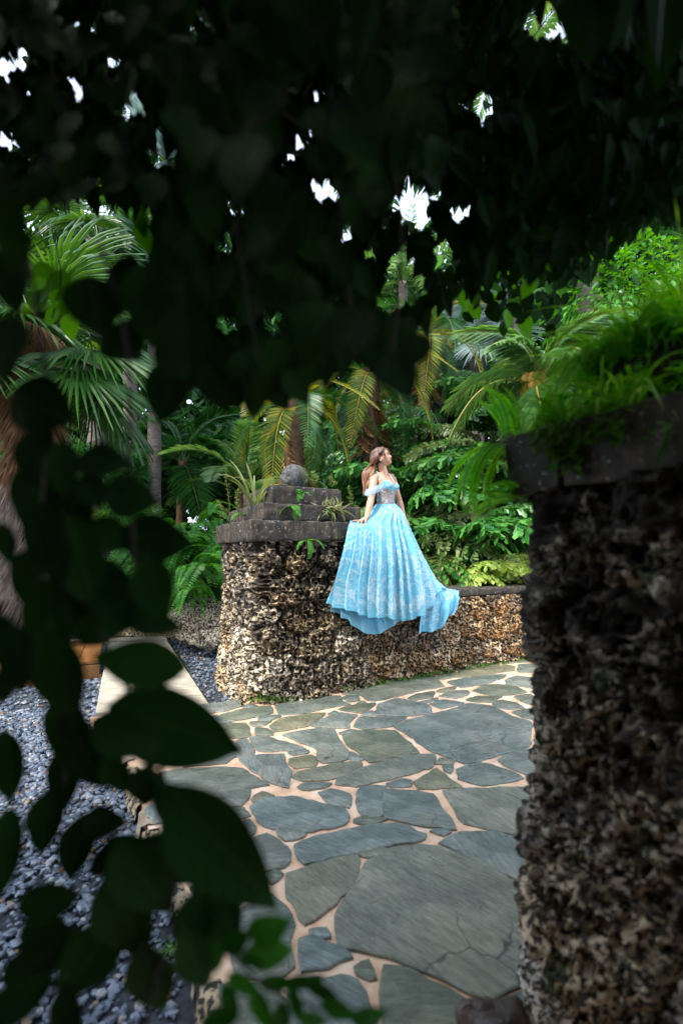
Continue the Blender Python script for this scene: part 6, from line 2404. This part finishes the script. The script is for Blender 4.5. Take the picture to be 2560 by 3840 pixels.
def canopy_cloud(name, n, ylo, yhi, leaf, mat, seed, parent, vtop=-140, edge_noise=60, umin=-120, umax=1690, bshift=0, thr=-9):
    r = np.random.default_rng(seed)
    Yd = ylo + (yhi - ylo) * r.random(n)
    U = umin + (umax - umin) * r.random(n)
    b = np.interp(U, BOUND_U, BOUND_V) + bshift
    V_ = vtop + (b - vtop) * r.random(n) ** 0.9
    nz = noise(np.c_[U, V_, Yd * 200], 70, seed)
    lim = b + edge_noise * nz - 40
    ok = (V_ < lim) & hole_mask(U, V_, leaf / Yd * 1045 * 0.55) & (nz > thr)
    U, V_, Yd = U[ok], V_[ok], Yd[ok]
    P = np.c_[(U - 784) / 1045.3 * Yd, Yd, EYE + (1265 - V_) / 1045.3 * Yd]
    m = len(P)
    D_ = np.c_[1.5 * (r.random((m, 2)) - .5), -0.5 - 0.8 * r.random(m)]
    N_ = np.c_[1.2 * (r.random(m) - .5), -0.8 - 0.4 * r.random(m), 0.9 * r.random(m)]
    V, Q = blade_arrays(P - nrm(D_) * leaf * .5, D_, N_, leaf * (0.7 + .6 * r.random(m)), leaf * 0.58, 0.12, 0.12, (1.0, 0.95))
    return mk(name, V, Q, M[mat], parent, False, 'stuff')


tree = thing('overhanging_tree', 'dark leafy tree hanging over the view, sky showing in small gaps', 'tree', (-1.5, -0.9, -0.15))
mb = MB()
mb.tube([(0, 0, 0), (0.05, 0, 0.9), (0.2, 0.15, 1.8), (0.5, 0.5, 2.7)], [0.13, 0.11, 0.09, 0.06], 10)
mb.build('trunk', M['dark_bark'], tree)
for k, (a, b_, c) in enumerate([((0.2, .15, 1.8), (1.0, 0.8, 2.6), (2.6, 1.9, 3.4)), ((0.5, 0.5, 2.7), (1.1, 1.6, 3.2), (1.6, 3.0, 3.4)), ((0.2, .15, 1.8), (-0.2, 0.9, 2.5), (-0.5, 2.2, 3.0))]):
    mb = MB()
    mb.tube(catmull([a, b_, c], 10), np.linspace(0.05, 0.012, 10), 7)
    mb.build('limb', M['dark_bark'], tree)
for nm, args in (('crown', (7500, 1.5, 2.6, 0.075, 'canopy', 701)), ('crown', (6500, 0.85, 1.5, 0.07, 'canopy', 702))):
    o = canopy_cloud(nm, *args, None)
    o.parent = tree
    o.matrix_parent_inverse = Matrix.Translation((1.5, 0.9, 0.15))
# unseen leaves above, behind and left of the viewer, added to shade the vines
r = np.random.default_rng(703)
n = 46000
P = np.c_[-3.6 + 7.0 * r.random(n), -2.4 + 5.0 * r.random(n), 2.15 + 1.5 * r.random(n)]
Us = P[:, 0] / np.maximum(P[:, 1], .05) * 1045 + 784
Vs = 1265 - (P[:, 2] - EYE) / np.maximum(P[:, 1], .05) * 1045
ok = ((P[:, 1] < 0.2) | (Vs < -60)) & ~((P[:, 0] > 0.75) & (P[:, 1] > 0.25)) & (P[:, 0] < 1.9)
P = P[ok]
shading_n = 11000
Ph = np.c_[-3.2 + 4.7 * r.random(shading_n), -2.3 + 0.9 * r.random(shading_n), 2.3 * r.random(shading_n)]
Pl = np.c_[-3.2 + 1.4 * r.random(9000), -1.4 + 1.7 * r.random(9000), 2.3 * r.random(9000)]
for nm, PP, hz in (('crown', P, 0), ('shading_foliage', np.concatenate([Ph, Pl]), 1)):
    m = len(PP)
    D_ = np.c_[1.6 * (r.random((m, 2)) - .5), -0.4 - 0.6 * r.random(m)]
    N_ = (np.c_[1.0 * (r.random((m, 2)) - .5), 0.6 + .6 * r.random(m)] if not hz else np.c_[1.0 * (r.random(m) - .5), 0.8 + 0 * r.random(m), 0.6 * r.random(m)])
    V, Q = blade_arrays(PP, D_, N_, 0.08 + 0.06 * r.random(m), 0.06, 0.15, 0.12, (1, 1))
    o = mk(nm, V, Q, M['canopy'], tree, False, 'stuff')
    o.matrix_parent_inverse = Matrix.Translation((1.5, 0.9, 0.15))


def big_leaf(seed, fold=0.10, curl=0.12, tip=1.0):
    """Ovate leaf with a drawn-out tip, 1 long along +x, normal +z, origin at its middle; has thickness from its curved blade."""
    r = np.random.default_rng(seed)
    t = np.linspace(0, 1, 13)
    w = 0.5 * np.sin(np.pi * np.clip(t, 0, 1) ** 0.80) ** 0.85 * (1 - 0.25 * t ** 4)
    w[0] = 0.02
    w[-1] = 0.004
    w[-2] *= 0.8
    s = np.array([-1, -0.55, 0, 0.55, 1])
    V = np.zeros((13, 5, 3))
    V[..., 0] = (t - 0.5)[:, None] + 0.02 * s[None] * np.sin(t * 9)[:, None] * 0
    V[..., 1] = w[:, None] * s[None]
    V[..., 2] = fold * np.abs(s)[None] * w[:, None] * 2 * .6 - curl * ((t - .4) ** 2)[:, None] + 0.012 * np.sin(t * 11 + seed)[:, None] * s[None]
    q = grid_quads(13, 5)
    mb = MB()
    mb.add(V.reshape(-1, 3), q)
    mb.tube([(-0.62, 0, 0.02), (-0.5, 0, 0)], [0.008, 0.01], 4, False)
    return mb


LEAF = {}
for key in ('vine', 'vine_green', 'vine_mid', 'canopy'):
    LEAF[key] = [big_leaf(s, 0.10, c).data('leaf', M[key]) for s, c in ((1, 0.10), (2, 0.25), (3, -0.08))]


def leaf_obj(parent, u, v, Yd, lenpx, ang, wr, key='vine', r=random, tilt=0.5, face=0.35):
    c = pd(u, v, Yd)
    L = lenpx / 1045.3 * Yd
    a = math.radians(ang)
    d = Vector((math.cos(a), tilt * (r.random() - .5), math.sin(a))).normalized()
    nn = Vector((face * 2 * (r.random() - .5), -1, face * 2 * (r.random() - .5) + 0.15))
    y = nn.cross(d).normalized()
    nn = d.cross(y)
    R = Matrix((d, y, nn)).transposed().to_4x4()
    o = obj('leaf', LEAF[key][r.randrange(3)], parent)
    o.matrix_world = Matrix.Translation([float(q) for q in c]) @ R @ Matrix.Diagonal((L, L * wr * 1.12, L, 1))
    return o


def vine(label, leaves, stems, key='vine', Yd=(0.42, 0.6), seed=0, rad=0.0022, group='vines hanging close to the viewer', face=0.2, dark=0.0):
    root = tag(obj('hanging_vine', None), label, 'vine', group)
    r = random.Random(seed)
    for st in stems:
        ys = np.linspace(Yd[0], Yd[1], len(st)) if len(st) > 1 else [Yd[0]]
        pts = [pd(u, v, (Yd[0] + Yd[1]) / 2 + 0.02) for (u, v) in st]
        mb = MB()
        mb.tube(catmull(pts, 8 * len(st)), rad, 5)
        mb.build('stem', M['wood_stem'], root)
    for (u, v, L, a, w) in leaves:
        leaf_obj(root, u, v, Yd[0] + (Yd[1] - Yd[0]) * r.random(), L, a, w, key if r.random() >= dark else 'canopy', r, 0.5, face)
    return root


def fill(poly, n, smin, smax, seed, hang=-90, pad=0.42, spread=110):
    """Leaf list filling a region of hanging foliage, leaving its gaps open."""
    r = np.random.default_rng(seed)
    poly = np.asarray(poly, float)
    lo, hi = poly.min(0), poly.max(0)
    out = []
    tries = 0
    while len(out) < n and tries < n * 60:
        tries += 1
        u, v = lo + (hi - lo) * r.random(2)
        s = smin + (smax - smin) * r.random()
        if not in_poly(np.array([u]), np.array([v]), poly)[0]:
            continue
        if not hole_mask(np.array([u]), np.array([v]), s * pad * 2)[0]:
            continue
        if any((u - q[0]) ** 2 + (v - q[1]) ** 2 < (0.36 * s) ** 2 for q in out):
            continue
        out.append((u, v, s, hang + spread * (r.random() - .5), 0.5 + .2 * r.random()))
    return out


V0 = [(20, 520, 170, -80, .6), (40, 580, 120, -100, .6), (15, 800, 190, -85, .55), (100, 935, 175, -25, .7), (30, 640, 190, -80, .5), (85, 1060, 150, -90, .6), (95, 1150, 220, -92, .5), (120, 1255, 210, -80, .5), (170, 1180, 190, -85, .5), (190, 1300, 210, -80, .5),
      (200, 1395, 190, -60, .55), (120, 1440, 230, -90, .5), (40, 1520, 180, -95, .5), (15, 1250, 110, -90, .5), (20, 1570, 110, -100, .6), (140, 1560, 240, -88, .5), (165, 1690, 220, -82, .45), (205, 1750, 170, -70, .55),
      (150, 1790, 170, -95, .45), (20, 1760, 180, -85, .45), (15, 1960, 210, -92, .4), (105, 1890, 150, -95, .5), (70, 1330, 150, -100, .55), (150, 1080, 150, -80, .5), (100, 1000, 120, -70, .5), (10, 1470, 140, -80, .6)]
V1 = [(290, 790, 130, -45, .8), (388, 900, 170, -100, .62), (240, 1060, 135, -8, .62), (300, 1142, 140, -10, .65), (362, 1240, 175, -8, .6), (357, 1357, 165, -75, .62), (300, 1390, 190, -8, .5), (217, 705, 135, -85, .85),
      (250, 1340, 150, -30, .6), (190, 1250, 150, -60, .55), (350, 1425, 150, -20, .45), (240, 1440, 150, 10, .5), (395, 830, 110, -60, .6), (180, 700, 80, -110, .7), (345, 700, 190, -95, .6), (290, 660, 150, -100, .6), (375, 760, 150, -70, .6), (260, 1230, 120, -30, .6), (215, 1130, 110, -60, .6)]
V2 = [(318, 1522, 225, 172, .46), (408, 1672, 335, -18, .5), (335, 1805, 100, -90, .85), (508, 1950, 385, -47, .46), (241, 1888, 112, -2, .6), (505, 2080, 180, -58, .58), (410, 1975, 210, -40, .5), (330, 2020, 230, -60, .5),
      (440, 2130, 170, -105, .5), (290, 2110, 240, -70, .48), (205, 2200, 250, -125, .45), (120, 2065, 160, 12, .55), (95, 2200, 200, 35, .42), (20, 2310, 210, 205, .36), (350, 2250, 210, -80, .45), (160, 2350, 200, -90, .42),
      (290, 1690, 180, -25, .55), (265, 1965, 150, -150, .5), (175, 1950, 150, -100, .5), (420, 1865, 180, -40, .45), (450, 2210, 190, -75, .42), (275, 1780, 120, -40, .5), (110, 2140, 150, 15, .5)]
V3 = [(618, 2133, 115, 18, .62), (622, 2188, 118, -15, .58), (545, 2160, 95, 38, .5), (470, 2135, 100, -70, .5), (490, 2185, 110, -80, .5), (560, 2258, 88, -28, .42), (640, 2254, 92, 8, .4), (705, 2250, 100, 10, .34), (740, 2272, 90, -15, .36),
      (530, 2300, 82, -60, .45), (602, 2318, 104, -60, .4), (682, 2308, 92, -68, .36), (782, 2318, 100, -20, .4), (850, 2334, 100, -6, .42), (505, 2332, 120, -150, .4), (645, 2346, 100, -92, .4), (580, 2205, 74, -20, .4), (720, 2340, 90, -30, .4)]
MASS = [(330, 260), (420, 330), (620, 340), (1000, 350), (1000, 560), (955, 680), (962, 790), (925, 860), (895, 890), (850, 810), (800, 850), (770, 830), (700, 890), (640, 925), (560, 925), (500, 900), (445, 850), (400, 740), (345, 690), (360, 560), (340, 420)]
TOPL = [(-60, -60), (360, -60), (350, 400), (150, 460), (-60, 480)]
TOPC = [(360, -60), (1010, -60), (1010, 340), (620, 330), (420, 320)]
TOPR = [(1010, -60), (1640, -60), (1640, 420), (1450, 470), (1300, 560), (1100, 600), (1010, 560)]
vine('dark vine trailing down in front of the hairy palm trunk', V0, [[(60, 560), (110, 900), (100, 1200), (140, 1500), (150, 1800)]], 'vine', (0.42, 0.58), 1)
vine('dark broad-leaved vine in front of the grey palm trunk', V1, [[(230, 560), (290, 780), (300, 1100), (320, 1420)]], 'vine', (0.42, 0.56), 2)
vine('largest-leaved dark vine hanging over the gravel and paving edge', V2, [[(230, 1450), (300, 1600), (380, 1800), (400, 2050), (330, 2360)]], 'vine', (0.40, 0.54), 3)
vine('young green vine shoot at the foot of the view, leaves small and translucent', V3, [[(430, 2080), (540, 2200), (640, 2280), (820, 2340)]], 'vine_mid', (0.42, 0.5), 4, 0.0015)
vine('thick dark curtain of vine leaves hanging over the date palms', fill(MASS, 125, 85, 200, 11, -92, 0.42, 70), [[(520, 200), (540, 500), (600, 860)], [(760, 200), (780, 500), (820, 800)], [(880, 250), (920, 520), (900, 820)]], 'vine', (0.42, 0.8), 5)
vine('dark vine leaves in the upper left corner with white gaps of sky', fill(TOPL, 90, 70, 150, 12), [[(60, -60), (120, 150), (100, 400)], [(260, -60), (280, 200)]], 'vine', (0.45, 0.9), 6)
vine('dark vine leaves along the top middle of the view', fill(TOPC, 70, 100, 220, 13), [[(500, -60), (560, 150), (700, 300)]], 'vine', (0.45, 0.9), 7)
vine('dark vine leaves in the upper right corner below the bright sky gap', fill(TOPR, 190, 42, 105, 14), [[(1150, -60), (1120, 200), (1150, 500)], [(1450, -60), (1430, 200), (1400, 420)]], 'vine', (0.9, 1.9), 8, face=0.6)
LIT = fill([(985, 540), (1130, 560), (1330, 520), (1400, 540), (1330, 650), (1290, 700), (1262, 770), (1235, 700), (1215, 785), (1180, 720), (1150, 770), (1120, 700), (1080, 745), (1040, 690), (1000, 660)], 130, 30, 72, 15, -95, 0.2)
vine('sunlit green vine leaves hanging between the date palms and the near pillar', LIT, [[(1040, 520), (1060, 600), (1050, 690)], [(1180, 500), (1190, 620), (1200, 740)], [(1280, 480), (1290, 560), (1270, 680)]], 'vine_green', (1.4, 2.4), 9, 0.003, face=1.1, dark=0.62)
LITL = fill([(80, 630), (170, 640), (180, 760), (130, 740), (60, 700)], 14, 45, 75, 16, -95, 0.2)
vine('few green leaves glowing beside the hairy palm crown', LITL, [[(130, 560), (140, 640), (120, 730)]], 'vine_green', (1.2, 1.4), 10, 0.002)
LITM = [(318, 470, 60, -80, .5), (325, 510, 70, -80, .5), (330, 545, 72, -75, .5), (345, 560, 60, -60, .45), (310, 440, 50, -100, .5)]
vine('short spray of bright leaves beside the pale fan palm', LITM, [[(310, 400), (322, 480), (340, 570)]], 'vine_green', (1.2, 1.3), 11, 0.002)
